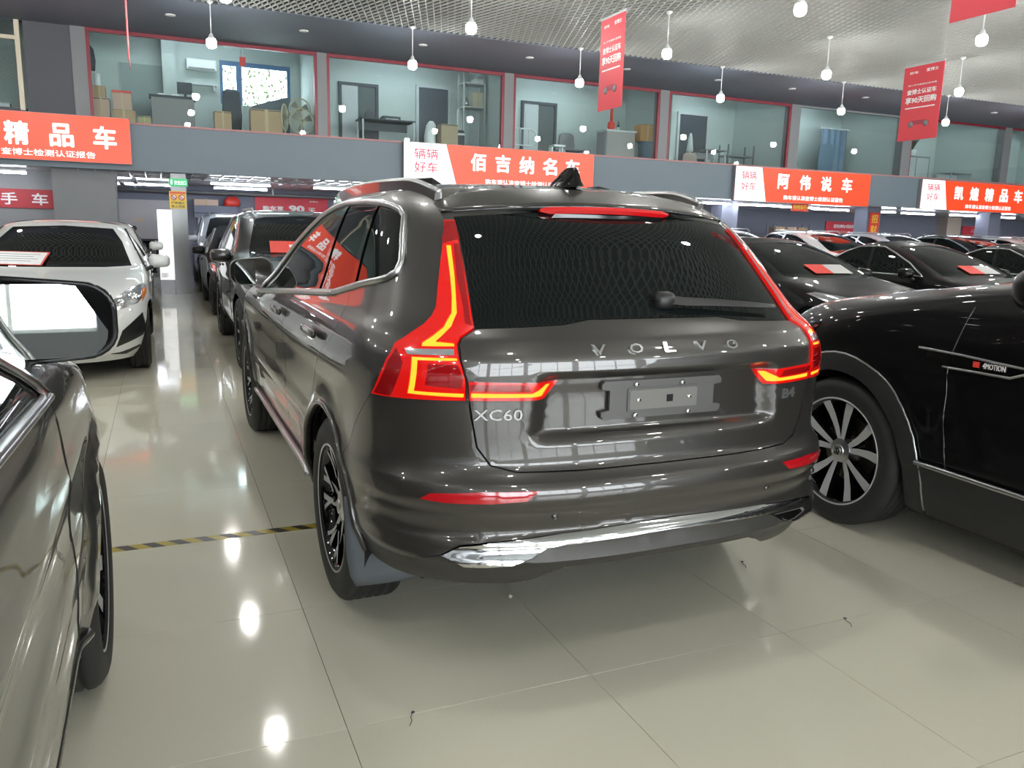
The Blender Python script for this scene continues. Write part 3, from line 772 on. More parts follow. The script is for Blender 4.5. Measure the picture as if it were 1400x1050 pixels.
t = thing('display_panel', 'dark slanted panel leaning below the tree window', 'panel', (1.03, 17.0, FLR)); prism('panel', [(-.43, .0), (.42, .0), (.42, 1.60), (-.05, 1.46), (-.43, 1.33)], 'Y', 0, .05, mat('panel_grey', (.10, .13, .15), .5), t); box('batten', -.40, .40, -.02, 0, .62, .66, M_DKGREY, t)
carton('wide tan box on the sill between the pole and the fans', .41, 1.06, 15.4, 2.80, 3.87, M_CARD)
def floor_fan(label, x, y, zc, r, rz, group):
    t = thing('floor_fan', label, 'fan', (x, y, FLR), rz, group); h = zc - FLR
    bm = bmesh.new(); tube_bm(bm, [(r * math.cos(a), 0, h + r * math.sin(a)) for a in [2 * PI * k / 32 for k in range(32)]], .014, 6, True); bm_obj('guard_ring', bm, mat('cream_fan', (.60, .56, .40), .5), t, True)
    bm = bmesh.new()
    for k in range(36):
        a = 2 * PI * k / 36; tube_bm(bm, [(.03 * math.cos(a), -.05, h + .03 * math.sin(a)), (r * .6 * math.cos(a), -.05, h + r * .6 * math.sin(a)), (r * math.cos(a), 0, h + r * math.sin(a))], .0035, 4)
    stuff(bm_obj('guard_wires', bm, mat('cream_fan', (.60, .56, .40), .5), t))
    for k in range(3):
        a = 2 * PI * k / 3 + .4; bm = bmesh.new(); vs = []
        for rr_, w_, dy in ((.05, .25, .0), (r * .5, .42, .02), (r * .85, .30, .03)): vs.append([bm.verts.new((rr_ * math.cos(a + s_ * w_), dy * s_, h + rr_ * math.sin(a + s_ * w_))) for s_ in (-1, 1)])
        for A, B in zip(vs, vs[1:]): bm.faces.new((A[0], A[1], B[1], B[0]))
        bm_obj('blade', bm, M_MIDGREY, t)
    o = lathe('motor', [(.0001, -.04), (.05, -.03), (.06, .05), (.03, .12)], M_MIDGREY, t, 16, 'Y'); o.location = (0, 0, h)
    lathe('stem', [(.016, .02), (.016, h - .05)], M_LTGREY, t, 8); lathe('base', [(.20, 0), (.20, .02), (.03, .05)], M_LTGREY, t, 20)
floor_fan('cream-rimmed floor fan at the front of the cluster by the red frame', 1.47, 15.42, 3.69, .26, 0.0, 'floor fans')
floor_fan('cream-rimmed floor fan behind the front one, standing higher', 1.50, 15.85, 3.98, .24, .2, 'floor fans')
floor_fan('floor fan turned sideways at the left of the fan cluster', 1.14, 15.6, 3.76, .28, 1.2, 'floor fans')
# second office
def inner_door(label, x0, x1, top, m_leaf, m_fr, split=True):
    t = thing('office_door', label, 'door', ((x0 + x1) / 2, YB - .022, FLR)); w_ = (x1 - x0) / 2; h = top - FLR
    box('jamb', -w_, -w_ + .07, -.05, .02, 0, h, m_fr, t); box('jamb', w_ - .07, w_, -.05, .02, 0, h, m_fr, t); box('head', -w_, w_, -.05, .02, h, h + .07, m_fr, t)
    if split:
        box('leaf', -w_ + .07, -.02, -.02, .01, 0, h, m_leaf, t); box('dark_gap_panel', -.02, w_ - .07, -.005, .01, 0, h, mat('painted_dim_room', (.10, .12, .12), .8), t)  # dark panel fills the gap; the room's dimness is in its colour
        box('panel', -w_ + .13, -.08, -.026, -.018, .15, h * .5, M_LTGREY, t); box('panel', -w_ + .13, -.08, -.026, -.018, h * .55, h - .1, M_LTGREY, t)
    else:
        box('leaf', -w_ + .07, w_ - .07, -.02, .01, 0, h, m_leaf, t)
    o = lathe('handle', [(.0001, -.05), (.02, -.05), (.02, -.02)], M_SATIN, t, 10, 'Y'); o.location = (-.08, 0, h * .48)
inner_door('half open pale door with a dark grey frame in the second office', 2.70, 3.68, 4.87, M_LTGREY, M_DKGREY)
inner_door('dark blank door at the right of the second office', 4.65, 5.57, 4.98, mat('slate_door', (.085, .095, .115), .6), M_LTGREY, False)
inner_door('grey framed double door left in the third office', 7.57, 8.62, 4.83, M_LTGREY, M_DKGREY)
inner_door('dark door with a pale frame in the fourth office', 12.55, 13.65, 4.94, M_DKGREY, M_LTGREY, False)
table('dark topped desk in the second office', 2.90, 4.18, 16.0, 3.95)
t = thing('printer', 'low dark printer on the desk of the second office', 'printer', (3.68, 16.2, 3.95)); box('casing', -.21, .21, 0, .3, 0, .10, M_DKGREY, t, .01); box('paper_slot', -.15, .15, -.005, .02, .02, .04, M_WHITEPL, t)
office_chair('dark chair behind the desk in the second office', 3.38, 16.95, 3.30, 4.27, .30)
t = thing('plastic_sack', 'white plastic sack at the sill beside the brown box', 'bag', (4.46, 15.7, FLR)); loft('sack', [[(a * s_ + .02 * math.sin(7 * z), b * s_, z) for a, b in rrect(.27, .25, .1, 4)] for z, s_ in ((0, .9), (.4, 1), (.8, .95), (1.05, .8), (1.14, .35))], M_WHITEPL, t)
carton('brown box beside the white sack in the second office', 4.64, 5.05, 15.42, 2.80, 3.87, mat('brown_box', (.38, .30, .20), .8), None, False)
def rack(label, x0, x1, y, zs, top, m=M_LTGREY):
    t = thing('metal_rack', label, 'shelf', ((x0 + x1) / 2, y, FLR)); w_ = (x1 - x0) / 2
    for sx in (-1, 1):
        for sy in (0, .4): box('post', sx * w_ - .018, sx * w_ + .018, sy - .018, sy + .018, 0, top - FLR, m, t)
    for z in zs: box('shelf_board', -w_, w_, -.02, .42, z - FLR, z - FLR + .03, m, t)
    return t
rack('pale metal rack at the right of the second office', 5.46, 6.0, 16.2, (3.4, 4.40, 4.95), 5.2)
carton('pale box on the upper shelf of the metal rack', 5.70, 5.98, 16.22, 4.43, 4.78, mat('pale_box', (.5, .48, .38), .7)); carton('small white box on the top shelf of the metal rack', 5.78, 5.98, 16.22, 4.98, 5.10, M_WHITEPL, None, False)
t = thing('kettle', 'silver kettle on the upper shelf of the metal rack', 'kettle', (5.56, 16.3, 4.43)); lathe('pot', [(.07, 0), (.09, .08), (.06, .17), (.02, .2)], M_SATIN, t, 14); tube('spout', [(-.07, 0, .1), (-.12, 0, .17)], .012, M_SATIN, t, 6)
t = thing('treadmill', 'dark exercise machine with a pale bar right of the brown box', 'machine', (5.24, 15.9, FLR)); box('body', -.15, .15, 0, .5, 0, 1.02, M_DKGREY, t, .03); box('pale_bar', -.16, .16, -.02, 0, .90, .94, M_WHITEPL, t); box('upright', -.02, .02, .1, .14, 1.0, 1.5, M_LTGREY, t)
# third office
t = thing('bunk_bed', 'white metal bunk bed frame at the left of the third office', 'bed', (7.0, 16.0, FLR)); pts = [(.36, 0, 0), (.36, 0, .98), (.30, 0, 1.12), (.18, 0, 1.18), (-.5, 0, 1.18)]; tube('bed_end', pts, .02, M_WHITEPL, t, 8)
for x in (-.3, -.1, .12): tube('bar', [(x, 0, .8), (x, 0, 1.18)], .014, M_WHITEPL, t, 6)
tube('rail', [(.36, 0, .78), (-.5, 0, .78)], .018, M_WHITEPL, t, 6); tube('leg', [(-.5, 0, 0), (-.5, 0, 1.18)], .02, M_WHITEPL, t, 6); box('mattress', -.5, .36, .05, 1.4, .42, .58, M_BLUEG, t, .03)
t = thing('plastic_stool', 'white plastic stool in the third office', 'stool', (7.78, 15.7, FLR)); box('seat', -.16, .16, -.15, .15, .76, .81, M_WHITEPL, t, .01); legs4(t, .14, .14, .76, .02, M_WHITEPL)
table('light grey side table in the third office', 8.30, 9.0, 16.4, 3.62, M_MIDGREY)
office_chair('grey folding chair behind the side table in the third office', 8.92, 17.245, 3.4, 4.14, .5, M_MIDGREY)
t = thing('counter', 'grey counter behind the hanging red banner in the third office', 'cabinet', (9.55, 15.6, FLR)); box('carcass', -.42, .42, 0, .5, 0, 1.24, mat('taupe_laminate', (.27, .25, .245), .5), t, .005); box('counter_top', -.45, .45, -.03, .52, 1.24, 1.28, M_LTGREY, t); box('side_panel', -.445, -.42, .02, .48, 0, 1.22, M_MIDGREY, t)
t = thing('vase', 'red vase on the grey counter', 'vase', (9.36, 15.8, 4.08)); lathe('body', [(.06, 0), (.10, .08), (.09, .2), (.05, .23)], M_RED, t, 16); tube('red_branch', [(0, 0, .2), (.0, 0, .5), (-.02, 0, .62)], .04, M_RED, t, 6)
t = thing('bottle', 'small dark bottle beside the red vase', 'bottle', (9.58, 15.82, 4.08)); lathe('glass', [(.035, 0), (.035, .14), (.014, .18), (.014, .25)], M_DKGREY, t, 12); lathe('label_band', [(.0355, .03), (.0355, .1)], M_WHITEPL, t, 12)
t = thing('bin', 'blue plastic bin under the amber box in the third office', 'bin', (10.42, 15.75, FLR)); loft('bin', [[(a * s_, b * s_, z) for a, b in rrect(.36, .34, .05, 3)] for z, s_ in ((0, .85), (.95, 1), (1.0, 1.04), (1.05, 1.04))], M_BLUEG, t); box('lid_rim', -.19, .19, -.18, .18, 1.04, 1.06, M_BLUEG, t)
carton('amber box standing on the blue bin in the third office', 10.13, 10.27 + .3, 15.6, 3.864, 4.28, mat('amber_box', (.50, .26, .09), .6))
# fourth office and beyond
office_chair('tan round-backed chair in the fourth office', 12.05, 15.9, 3.2, 3.71, .5, mat('tan_chair', (.35, .28, .24), .7)); office_chair('dark chair left in the fourth office', 11.2, 16.3, 3.3, 4.0, .42)
table('grey table in the fourth office', 12.5, 13.2, 16.0, 3.83, M_MIDGREY); rack('grey metal rack at the right end of the fourth office', 13.5, 14.4, 16.3, (3.3, 3.72), 4.05, M_MIDGREY)
carton('flat tan box on the rack of the fourth office', 13.7, 14.1, 16.4, 3.33, 3.55, M_CARD)
t = thing('white_lamp', 'white standing lamp beside the dark door of the fourth office', 'lamp', (12.4, 16.6, FLR)); lathe('stem', [(.02, 0), (.02, 1.3)], M_WHITEPL, t, 8); lathe('shade', [(.10, 1.0), (.05, 1.4), (.02, 1.5)], M_WHITEPL, t, 12)
t = thing('curtain', 'blue-grey drawn curtain at the right of the fifth office', 'curtain', (17.9, 16.8, FLR)); loft('cloth', [[(-.5 + i * .05, .05 * math.sin(i * 1.3), z) for i in range(20)] + [(.45 - i * .05, .04 + .05 * math.sin((19 - i) * 1.3), z) for i in range(20)] for z in (.0, 1.0, 2.0)], M_BLUEG, t); box('curtain_rail', -.6, .6, 0, .04, 2.0, 2.04, M_LTGREY, t)
office_chair('dark blue armchair in the fifth office', 17.2, 16.2, 3.3, 4.3, .6, M_BLUEG); t = thing('locker', 'dark locker against the back wall of the fifth office', 'cabinet', (15.6, 17.0, FLR)); box('carcass', -.45, .45, 0, .45, 0, 2.0, mat('locker_blue', (.10, .14, .17), .5), t); box('door', -.43, -.01, -.012, 0, .04, 1.96, M_BLUEG, t); box('door', .01, .43, -.012, 0, .04, 1.96, M_BLUEG, t)
t = thing('fish_tank_stand', 'grey-green cabinet with a plant in the sixth office', 'cabinet', (20.9, 16.3, FLR)); box('carcass', -.6, .6, 0, .5, 0, 1.35, M_MIDGREY, t); box('door', -.55, -.02, -.01, 0, .05, 1.3, M_LTGREY, t); box('door', .02, .55, -.01, 0, .05, 1.3, M_LTGREY, t)
t = thing('potted_plant', 'dark potted plant on the cabinet in the sixth office', 'plant', (20.9, 16.5, 4.15)); lathe('pot', [(.09, 0), (.13, .2), (.12, .2)], M_WHITEPL, t, 14)
bm = bmesh.new()
for k in range(40):
    a = rr.uniform(0, 6.28); l = rr.uniform(.2, .45); tip = Vector((l * .7 * math.cos(a), l * .7 * math.sin(a), .2 + l)); b_ = Vector((0, 0, .18)); m_ = (b_ + tip) / 2 + Vector((0, 0, .08)); s_ = Vector((-math.sin(a), math.cos(a), 0)) * .03
    v = [bm.verts.new(q) for q in (b_, m_ + s_, tip, m_ - s_)]; bm.faces.new(v)
stuff(bm_obj('leaves', bm, mat('dark_leaf', (.05, .09, .06), .6), t))
table('pale desk at the far right of the sixth office', 22.0, 23.0, 15.9, 3.7, M_LTGREY)

# ---------------------------------------------------------------- below the mezzanine
struct(box('wall_block', -3.36, -2.24, 15.35, 15.95, 0, 2.46, M_COLUMN))
struct(box('wall_store', X0, -3.36, 16.9, 17.05, 0, 2.46, M_MIDGREY))
pl = struct(box('column_notice', -1.22, -.93, 15.2, 15.52, 0, 2.46, M_STEELB))
for x in (3.4, 8.0, 13.4, 18.9, 24.4, 29.9): struct(box('column', x - .28, x + .28, 15.9, 16.4, 0, 2.46, M_LOWW))
b = thing('notice_board', 'tall white notice board standing against the polished column', 'board', (-1.36, 15.1, 0)); box('white_panel', -.15, .13, 0, .05, .30, 1.72, M_BOARD, b, .004); box('steel_foot', -.15, .13, 0, .06, 0, .30, M_STEELB, b)
for k in range(4): box('printed_line', -.12, -.02 + .03 * (k % 2), -.001, .0, .36 + .022 * k, .37 + .022 * k, M_MIDGREY, b)
e = thing('exit_sign', 'green exit sign at the top of the polished column', 'sign', (-1.08, 15.16, 2.27)); box('sign_box', -.18, .18, 0, .035, -.075, .08, M_GREEN, e)
text('安全出口', mat('exit_white', (.7, .9, .75), .4, emit=(.7, 1, .8), es=.3), e, (.04, -.003, 0), (1, 0, 0), (0, 0, 1), .22, .085, .01, .002)
box('running_figure', -.14, -.11, -.003, 0, -.04, .05, MATS['exit_white'], e)
yl = thing('warning_sign', 'yellow warning sign with two red rings under the exit sign', 'sign', (-1.10, 15.17, 1.93)); box('plate', -.16, .16, 0, .02, -.18, .17, M_YELLOW, yl); box('red_header', -.15, .15, -.002, 0, .115, .16, mat('orange_red', (.7, .12, .05), .5), yl)
for x in (-.075, .075):
    bm = bmesh.new(); tube_bm(bm, [(x + .052 * math.cos(a), -.004, .045 + .052 * math.sin(a)) for a in [2 * PI * k / 20 for k in range(20)]], .008, 5, True); tube_bm(bm, [(x - .036, -.004, .08), (x + .036, -.004, .01)], .007, 5); bm_obj('prohibition_ring', bm, M_RED, yl)
    o = lathe('white_disc', [(.0001, -.002), (.048, -.002), (.048, 0)], M_WHITE, yl, 16, 'Y'); o.location = (x, 0, .045)
text('严禁烟火', M_DKGREY, yl, (0, -.003, -.065), (1, 0, 0), (0, 0, 1), .26, .05, .01, .002); text('禁止停放', M_DKGREY, yl, (0, -.003, -.135), (1, 0, 0), (0, 0, 1), .26, .05, .01, .002)
# back wall: service doors, wall cabinet, poster
d1 = struct(box('door_1', -2.50, -1.10, 21.34, 21.40, 0, 2.06, M_DOORG))
for a, b_ in ((-2.49, -1.81), (-1.79, -1.11)): box('door_leaf', a, b_, 21.31, 21.34, .02, 2.04, M_DOORG, d1)
text('小心', M_YELTXT, d1, (-1.98, 21.305, 1.52), (1, 0, 0), (0, 0, 1), .26, .12, .01, .004); text('有电', M_YELTXT, d1, (-1.36, 21.305, 1.52), (1, 0, 0), (0, 0, 1), .26, .12, .01, .004)
d2 = struct(box('door_2', -.48, .50, 21.3, 21.4, 0, 1.62, M_WHITE)); box('roller_housing', -.58, .52, 20.95, 21.4, 1.62, 1.95, M_LOWW, d2); box('housing_band', -.585, .525, 20.93, 20.95, 1.74, 1.76, M_DKGREY, d2)
carton('long beige box on top of the roller shutter housing', -.57, .05, 21.0, 1.95, 2.12, mat('beige_box', (.60, .45, .36), .7)); t = thing('red_bag', 'crumpled red bag on the roller shutter housing', 'bag', (.40, 21.15, 1.95)); loft('cloth', [[(a * s_ + .03 * math.sin(9 * z), b * s_, z) for a, b in rrect(.42, .24, .1, 4)] for z, s_ in ((0, .9), (.1, 1.05), (.2, .9), (.27, .5))], M_RED, t)
def poster(label, x0, x1, z0, z1, y, lines):
    t = thing('poster', label, 'poster', ((x0 + x1) / 2, y, (z0 + z1) / 2)); w_, h = (x1 - x0), (z1 - z0); box('sheet', -w_ / 2, w_ / 2, 0, .02, -h / 2, h / 2, M_POSTER, t)
    for s_, cx, cz, ww, hh, bd in lines: text(s_, M_BANTXT, t, (cx * w_, -.003, cz * h), (1, 0, 0), (0, 0, 1), ww * w_, hh * h, bd, .003)
    for k in range(3): box('printed_line', -w_ * .45, w_ * (.1 + .1 * k), -.002, 0, -h * (.30 + .07 * k), -h * (.285 + .07 * k), M_BANTXT, t)
    return t
poster('large red poster on the back wall behind the queue of dark cars', 1.06, 3.12, 1.25, 2.26, 21.35, [('购车享', -.26, .18, .28, .15, .03), ('90', .06, .19, .22, .2, .05), ('天', .27, .16, .10, .15, .03), ('回购保障', -.04, -.04, .40, .15, .03), ('查博士', .30, .41, .13, .05, .01)])
poster('red poster on the far back wall left of the lantern column', 22.3, 24.35, 1.70, 2.16, 21.35, [('回购保障', 0, .1, .6, .3, .03)]); poster('pink-red poster at the far right of the back wall', 29.9, 31.95, 1.70, 2.16, 21.35, [('二手车', 0, .1, .5, .3, .03)])
t = thing('shop_sign', 'dark red board reading used cars in white, left behind the white hatchback', 'sign', (-4.0, 16.86, 1.88)); box('board', -1.3, .52, 0, .03, -.19, .2, mat('crimson_board', (.42, .02, .03), .5), t)
for s_, x in zip('二手车', (-.98, -.32, .24)): text(s_, M_BANTXT, t, (x, -.003, 0), (1, 0, 0), (0, 0, 1), .30, .25, .02, .003)
t = thing('lantern_sign', 'red and yellow hanging sign on the column in the back row', 'sign', (18.9, 15.86, 1.95)); box('board', -.2, .2, 0, .03, -.32, .36, M_RED, t)
for k, s_ in enumerate('招财'): text(s_, mat('gold_letter', (.8, .5, .05), .4), t, (0, -.003, .17 - .32 * k), (1, 0, 0), (0, 0, 1), .26, .26, .03, .003)
t = thing('name_sign', 'small red sign with yellow letters below the second orange lightbox', 'sign', (15.2, 15.1, 2.33)); box('board', -.3, .3, 0, .03, -.11, .11, M_RED, t); text('阿伟车行', MATS['gold_letter'], t, (0, -.003, 0), (1, 0, 0), (0, 0, 1), .5, .15, .03, .003)
o_ = thing('metal_rack', 'grey shelf with boxes in the right background', 'shelf', (18.53, 19.0, 0))
for sx in (-1, 1):
    for sy in (0, .36): box('post', sx * .78 - .02, sx * .78 + .02, sy, sy + .04, 0, 1.95, M_LOWW, o_)
for z in (.6, 1.50): box('shelf_board', -.76, .76, 0, .4, z, z + .03, M_LOWW, o_)
for k in range(3): carton(['tan box left on the background shelf', 'tan box in the middle of the background shelf', 'tan box right on the background shelf'][k], 17.85 + .5 * k, 18.25 + .5 * k, 19.05, 1.53, 1.85, M_CARD if k != 1 else M_CARDP, 'boxes on the background shelf')
struct(box('column', 28.4, 29.2, 20.9, 21.4, 0, 2.46, mat('beige_column', (.5, .42, .36), .6))); struct(box('wall_store', 20.0, 27.6, 20.6, 20.7, 0, 1.2, M_LOWW))
# ceiling fittings below the slab
def tube_light(x, y, L, label, group, tray=True):
    t = thing('tube_light', label, 'light', (x, y, 2.36), 0, group); o = lathe('tube', [(.018, -L / 2), (.018, L / 2)], M_TUBE, t, 8, 'X'); box('batten', -L / 2, L / 2, -.05, .05, .03, .07, M_WHITE, t); box('hanger', -.01, .01, -.01, .01, .07, .10, M_LTGREY, t)
N_ = ['first', 'second', 'third', 'fourth', 'fifth', 'sixth', 'seventh', 'eighth', 'ninth', 'tenth', 'eleventh', 'twelfth']
for k, (x, y) in enumerate([(12.5, 15.7), (14.2, 15.7), (15.9, 15.9), (17.6, 16.4), (19.6, 16.4), (21.6, 16.6), (23.6, 16.4), (25.6, 16.6), (27.8, 16.4), (29.8, 16.6), (31.8, 16.4)]):
    tube_light(x, y, 1.5, 'white tube light under the mezzanine, %s from the left in the right-hand row' % N_[k], 'tube lights in the right-hand row')
for k, (x, y) in enumerate([(-4.5, 15.9), (.3, 16.9), (2.6, 16.9), (-1.8, 19.0), (.5, 19.2), (5.2, 17.5), (8.6, 17.5)]):
    tube_light(x, y, 1.3, ['white tube light under the mezzanine above the dark red board', 'white tube light over the queue, nearest the notice column', 'white tube light over the queue beside the orange lightbox', 'added white tube light brightening the grey service doors', 'white tube light near the back wall above the queue', 'white tube light hidden behind the bronze-grey roof', 'white tube light right of the bronze-grey roof'][k], 'tube lights over the queue')  # the tube by the service doors is added to brighten the back wall
for k in range(8):  # unseen fill tubes added above the glazing to brighten the offices
    a_, b__ = ends[k]; t = thing('office_fill_tube', 'added fill tube, hidden at the ceiling of upper office number %s' % N_[k], 'light', ((a_ + b__) / 2, 16.3, 5.52)); o = lathe('tube', [(.018, -.9), (.018, .9)], M_TUBE, t, 8, 'X'); box('batten', -.9, .9, -.05, .05, .03, .098, M_WHITE, t)
t = thing('pipe', 'grey pipe running along the back wall under the slab', 'pipe', (0, 20.9, 2.30)); tube('pipe_run', [(-2.4, 0, 0), (16, 0, 0)], .045, M_MIDGREY, t, 8)
for x in (-2, 1.5, 5, 9, 13): box('pipe_clip', x - .02, x + .02, -.05, .05, 0, .155, M_LTGREY, t)
t = thing('cable_tray', 'dark cable trays hanging left of the exit sign under the slab', 'tray', (-1.95, 15.9, 2.18))
for k in range(3): box('tray_rail', -.5 + .25 * k, -.42 + .25 * k, -.3, 1.6, .06 * k, .06 * k + .05, M_MIDGREY, t)
box('tray_cross', -.55, .25, .2, .26, -.03, 0, M_DKGREY, t); box('hanger', -.30, -.28, .2, .22, .0, .28, M_LTGREY, t); box('hanger', .02, .04, .2, .22, .0, .28, M_LTGREY, t)
LOWC_ = bpy.data.objects['ceiling_low']
for k in range(34): box('ceiling_slat', -2.9 + .30 * k, -2.87 + .30 * k, 15.30, 18.2, 2.435, 2.462, M_LOWC, LOWC_)
for y in (15.9, 16.6, 17.3): box('ceiling_slat', -2.9, 7.1, y, y + .03, 2.437, 2.461, M_LOWC, LOWC_)
# scooter beside the second white car
t = thing('scooter', 'dark parked scooter with round mirrors behind the white cars', 'scooter', (-1.72, 17.2, 0), 0)
tube('handlebar', [(-.34, 0, 1.02), (-.16, -.06, 1.08), (.16, -.06, 1.08), (.34, 0, 1.02)], .016, M_PLAST, t, 8)
for sx in (-1, 1):
    m_ = lathe('mirror', [(.0001, -.02), (.055, -.015), (.06, .01), (.0001, .02)], M_PLAST, t, 14, 'Y'); m_.location = (sx * .28, 0, 1.32); tube('mirror_stem', [(sx * .2, -.04, 1.07), (sx * .27, 0, 1.28)], .008, M_PLAST, t, 6)
loft('front_cowl', [[(a * s_, b * s_ + dy, z) for a, b in rrect(.42, .22, .09, 4)] for z, s_, dy in ((.35, .6, 0), (.6, .9, 0), (.9, 1, 0), (1.06, .6, .03))], M_PIANO, t); loft('seat', [[(a * s_, y, .78 + b * s_) for a, b in rrect(.3, .12, .05, 4)] for y, s_ in ((.35, .7), (.5, 1), (1.0, 1), (1.1, .7))], M_PLAST, t)
box('footboard', -.15, .15, .05, .6, .32, .36, M_PLAST, t); loft('rear_body', [[(a * s_, y, .55 + b * s_) for a, b in rrect(.3, .4, .1, 4)] for y, s_ in ((.4, .8), (.7, 1), (1.15, .6))], M_PIANO, t)
for y in (-.12, 1.05):
    bm = bmesh.new(); tube_bm(bm, [(0, y + .17 * math.cos(a), .22 + .17 * math.sin(a)) for a in [2 * PI * k / 24 for k in range(24)]], .05, 8, True); bm_obj('wheel', bm, M_RUBBER, t, True)
tube('fork', [(0, -.12, .22), (0, 0, .5)], .03, M_PLAST, t, 6)

# ---------------------------------------------------------------- lightbox signs on the fascia
def lightbox(label, x0, x1, z0, z1, main, cx, mw, mh, sub, sx, sw, white=True, slant=.30, mz=.10):
    t = thing('lightbox_sign', label, 'sign', ((x0 + x1) / 2, YF - .13, (z0 + z1) / 2)); w_, h = (x1 - x0) / 2, (z1 - z0) / 2
    box('case', -w_, w_, .0, .12, -h, h, M_MIDGREY, t); box('red_face', -w_ + .01, w_ - .01, -.006, 0, -h + .01, h - .01, M_REDSIGN, t)
    if white:
        a = -w_ + .01; e_ = 2 * w_ * white
        prism('white_face', [(a, -h + .01), (a + e_ + slant, -h + .01), (a + e_, h - .01), (a, h - .01)], 'Y', -.010, -.006, M_WHITESIGN, t)
        for k, s_ in enumerate(('辆辆', '好车')): text(s_, M_REDTXT, t, (a + e_ * .52, -.012, h * (.48 - .62 * k)), (1, 0, 0), (0, 0, 1), e_ * .56, h * .50, .006, .003)
        bm = bmesh.new(); c = (a + e_ * .36, -h * .60); tube_bm(bm, [(c[0] + dx * .07, -.012, c[1] + dz * .08) for dx, dz in ((-1, -1), (1, -1), (1, 1), (-1, 1))], .006, 4, True); bm_obj('square_emblem', bm, M_REDTXT, t)
    n = len(main); 
    for k, ch in enumerate(main): text(ch, M_WHITETXT, t, (cx + mw * (k - (n - 1) / 2), -.010, h * mz), (1, 0, 0), (0, 0, 1), mh * .95, mh, .032, .006)
    if sub: text(sub, M_WHITETXT, t, (sx, -.009, -h * .68), (1, 0, 0), (0, 0, 1), sw, .125, .012, .004, 'small_lettering')
    return t
lightbox('orange-red lightbox cut by the left edge, three large white characters', -5.9, -1.90, 2.56, 3.43, '精品车', .81, .735, .43, '查博士检测认证报告', .585, 1.56, False, mz=.10)
lightbox('orange-red and white lightbox above the bronze-grey SUV roof, five white characters', 3.58, 8.39, 2.43, 3.365, '佰吉纳名车', .595, .61, .40, '购车请认准查博士检测认证报告', .575, 2.05, .204, .26, .225)
lightbox('orange-red and white lightbox second from the right, four white characters', 12.68, 17.52, 2.42, 3.33, '阿伟说车', .37, .77, .41, '购车请认准查博士检测认证报告', .34, 2.16, .178, .2, .25)
lightbox('orange-red and white lightbox cut by the right edge, five white characters', 19.6, 24.9, 2.43, 3.31, '凯煌精品车', .32, .68, .41, '购车请认准查博士检测认证报告', .35, 2.1, .176, .2, .2)
# hanging banners, sheets in planes across the hall
def banner(label, x, ya, yb, z0, z1):
    t = thing('hanging_banner', label, 'banner', (x, (ya + yb) / 2, (z0 + z1) / 2), 0, 'hanging red banners'); w_, h = (yb - ya), (z1 - z0)
    box('sheet', 0, .006, -w_ / 2, w_ / 2, -h / 2, h / 2, M_BANNER, t); box('top_rail', -.006, .012, -w_ / 2 - .01, w_ / 2 + .01, h / 2 - .02, h / 2 + .005, M_LTGREY, t)
    for s_ in (-1, 1): tube('cord', [(.003, s_ * w_ * .45, h / 2), (.003, s_ * w_ * .45, HC + .02 - (z0 + z1) / 2)], .003, M_LTGREY, t, 4)
    R, U = (0, -1, 0), (0, 0, 1); tx = lambda s_, cy, cz, ww, hh, b=.02: text(s_, M_BANTXT, t, (-.003, cy * w_, cz * h), R, U, ww * w_, hh * h, b, .002)
    tx('好车', .24, .40, .22, .035); tx('查博士', -.22, .41, .30, .045); tx('买二手车就找认证车商', 0, .235, .72, .022, .01); tx('查博士认证车', 0, .145, .74, .07, .03); tx('享90天回购', 0, .035, .78, .09, .03)
    box('white_bar', -.003, 0, -.37 * w_, .38 * w_, -.075 * h, -.06 * h, M_BANTXT, t)
    prism('printed_car', [(.27 * w_, -.29 * h), (.24 * w_, -.25 * h), (.16 * w_, -.24 * h), (-.18 * w_, -.24 * h), (-.26 * w_, -.26 * h), (-.28 * w_, -.30 * h)], 'X', -.003, 0, mat('print_maroon', (.36, .03, .06), .5), t)
    for s_ in (-1, 1):
        o = lathe('printed_wheel', [(.0001, -.004), (.045, -.004), (.045, 0)], M_MIDGREY, t, 16, 'X'); o.location = (0, s_ * .19 * w_, -.29 * h)
banner('hanging red banner above the SUV roof, nearest the middle of the hall', 3.97, 6.19, 6.80, 3.05, 4.20); banner('hanging red banner further right, between two pendant bulbs', 9.65, 6.25, 6.98, 3.05, 4.20)
banner('hanging red banner cut by the top right corner', 3.97, .99, 1.50, 3.05, 4.20); banner('hanging red banner seen edge-on at the upper left', -1.68, 6.2, 6.85, 3.05, 4.20)
# ---------------------------------------------------------------- pendant bulbs
proto = None
rows_ = ['row nearest the offices', 'second row from the offices', 'third row from the offices', 'fourth row from the offices', 'fifth row from the offices', 'sixth row from the offices', 'seventh row from the offices', 'eighth row from the offices']
for j in range(8):
    for i in range(-2, 7):
        x, y = -.53 + 3.44 * i, 11.9 - 3.06 * j; z = 4.40
        if j == 0 and i == -2: continue
        if proto is None:
            t = thing('pendant_bulb', '', 'lamp', (x, y, z), 0, 'white pendant bulbs')
            lathe('bulb', [(.0001, -.085), (.045, -.080), (.072, -.055), (.080, -.015), (.078, .03), (.066, .055)], M_BULB, t, 16)
            lathe('heat_sink', [(.066, .055), (.062, .075), (.040, .10), (.030, .13), (.018, .15)], M_WHITEPL, t, 14)
            tube('cord', [(0, 0, .15), (0, 0, HC - z)], .010, M_WHITE, t, 6); lathe('ceiling_rose', [(.05, HC - z), (.05, HC - z - .02), (.015, HC - z - .05)], M_WHITE, t, 14)
            proto = t
        else:
            t = dup(proto); t.location = (x, y, z)
        t['label'] = 'white pendant bulb, %s from the left in the %s' % (N_[i + 2], rows_[j])
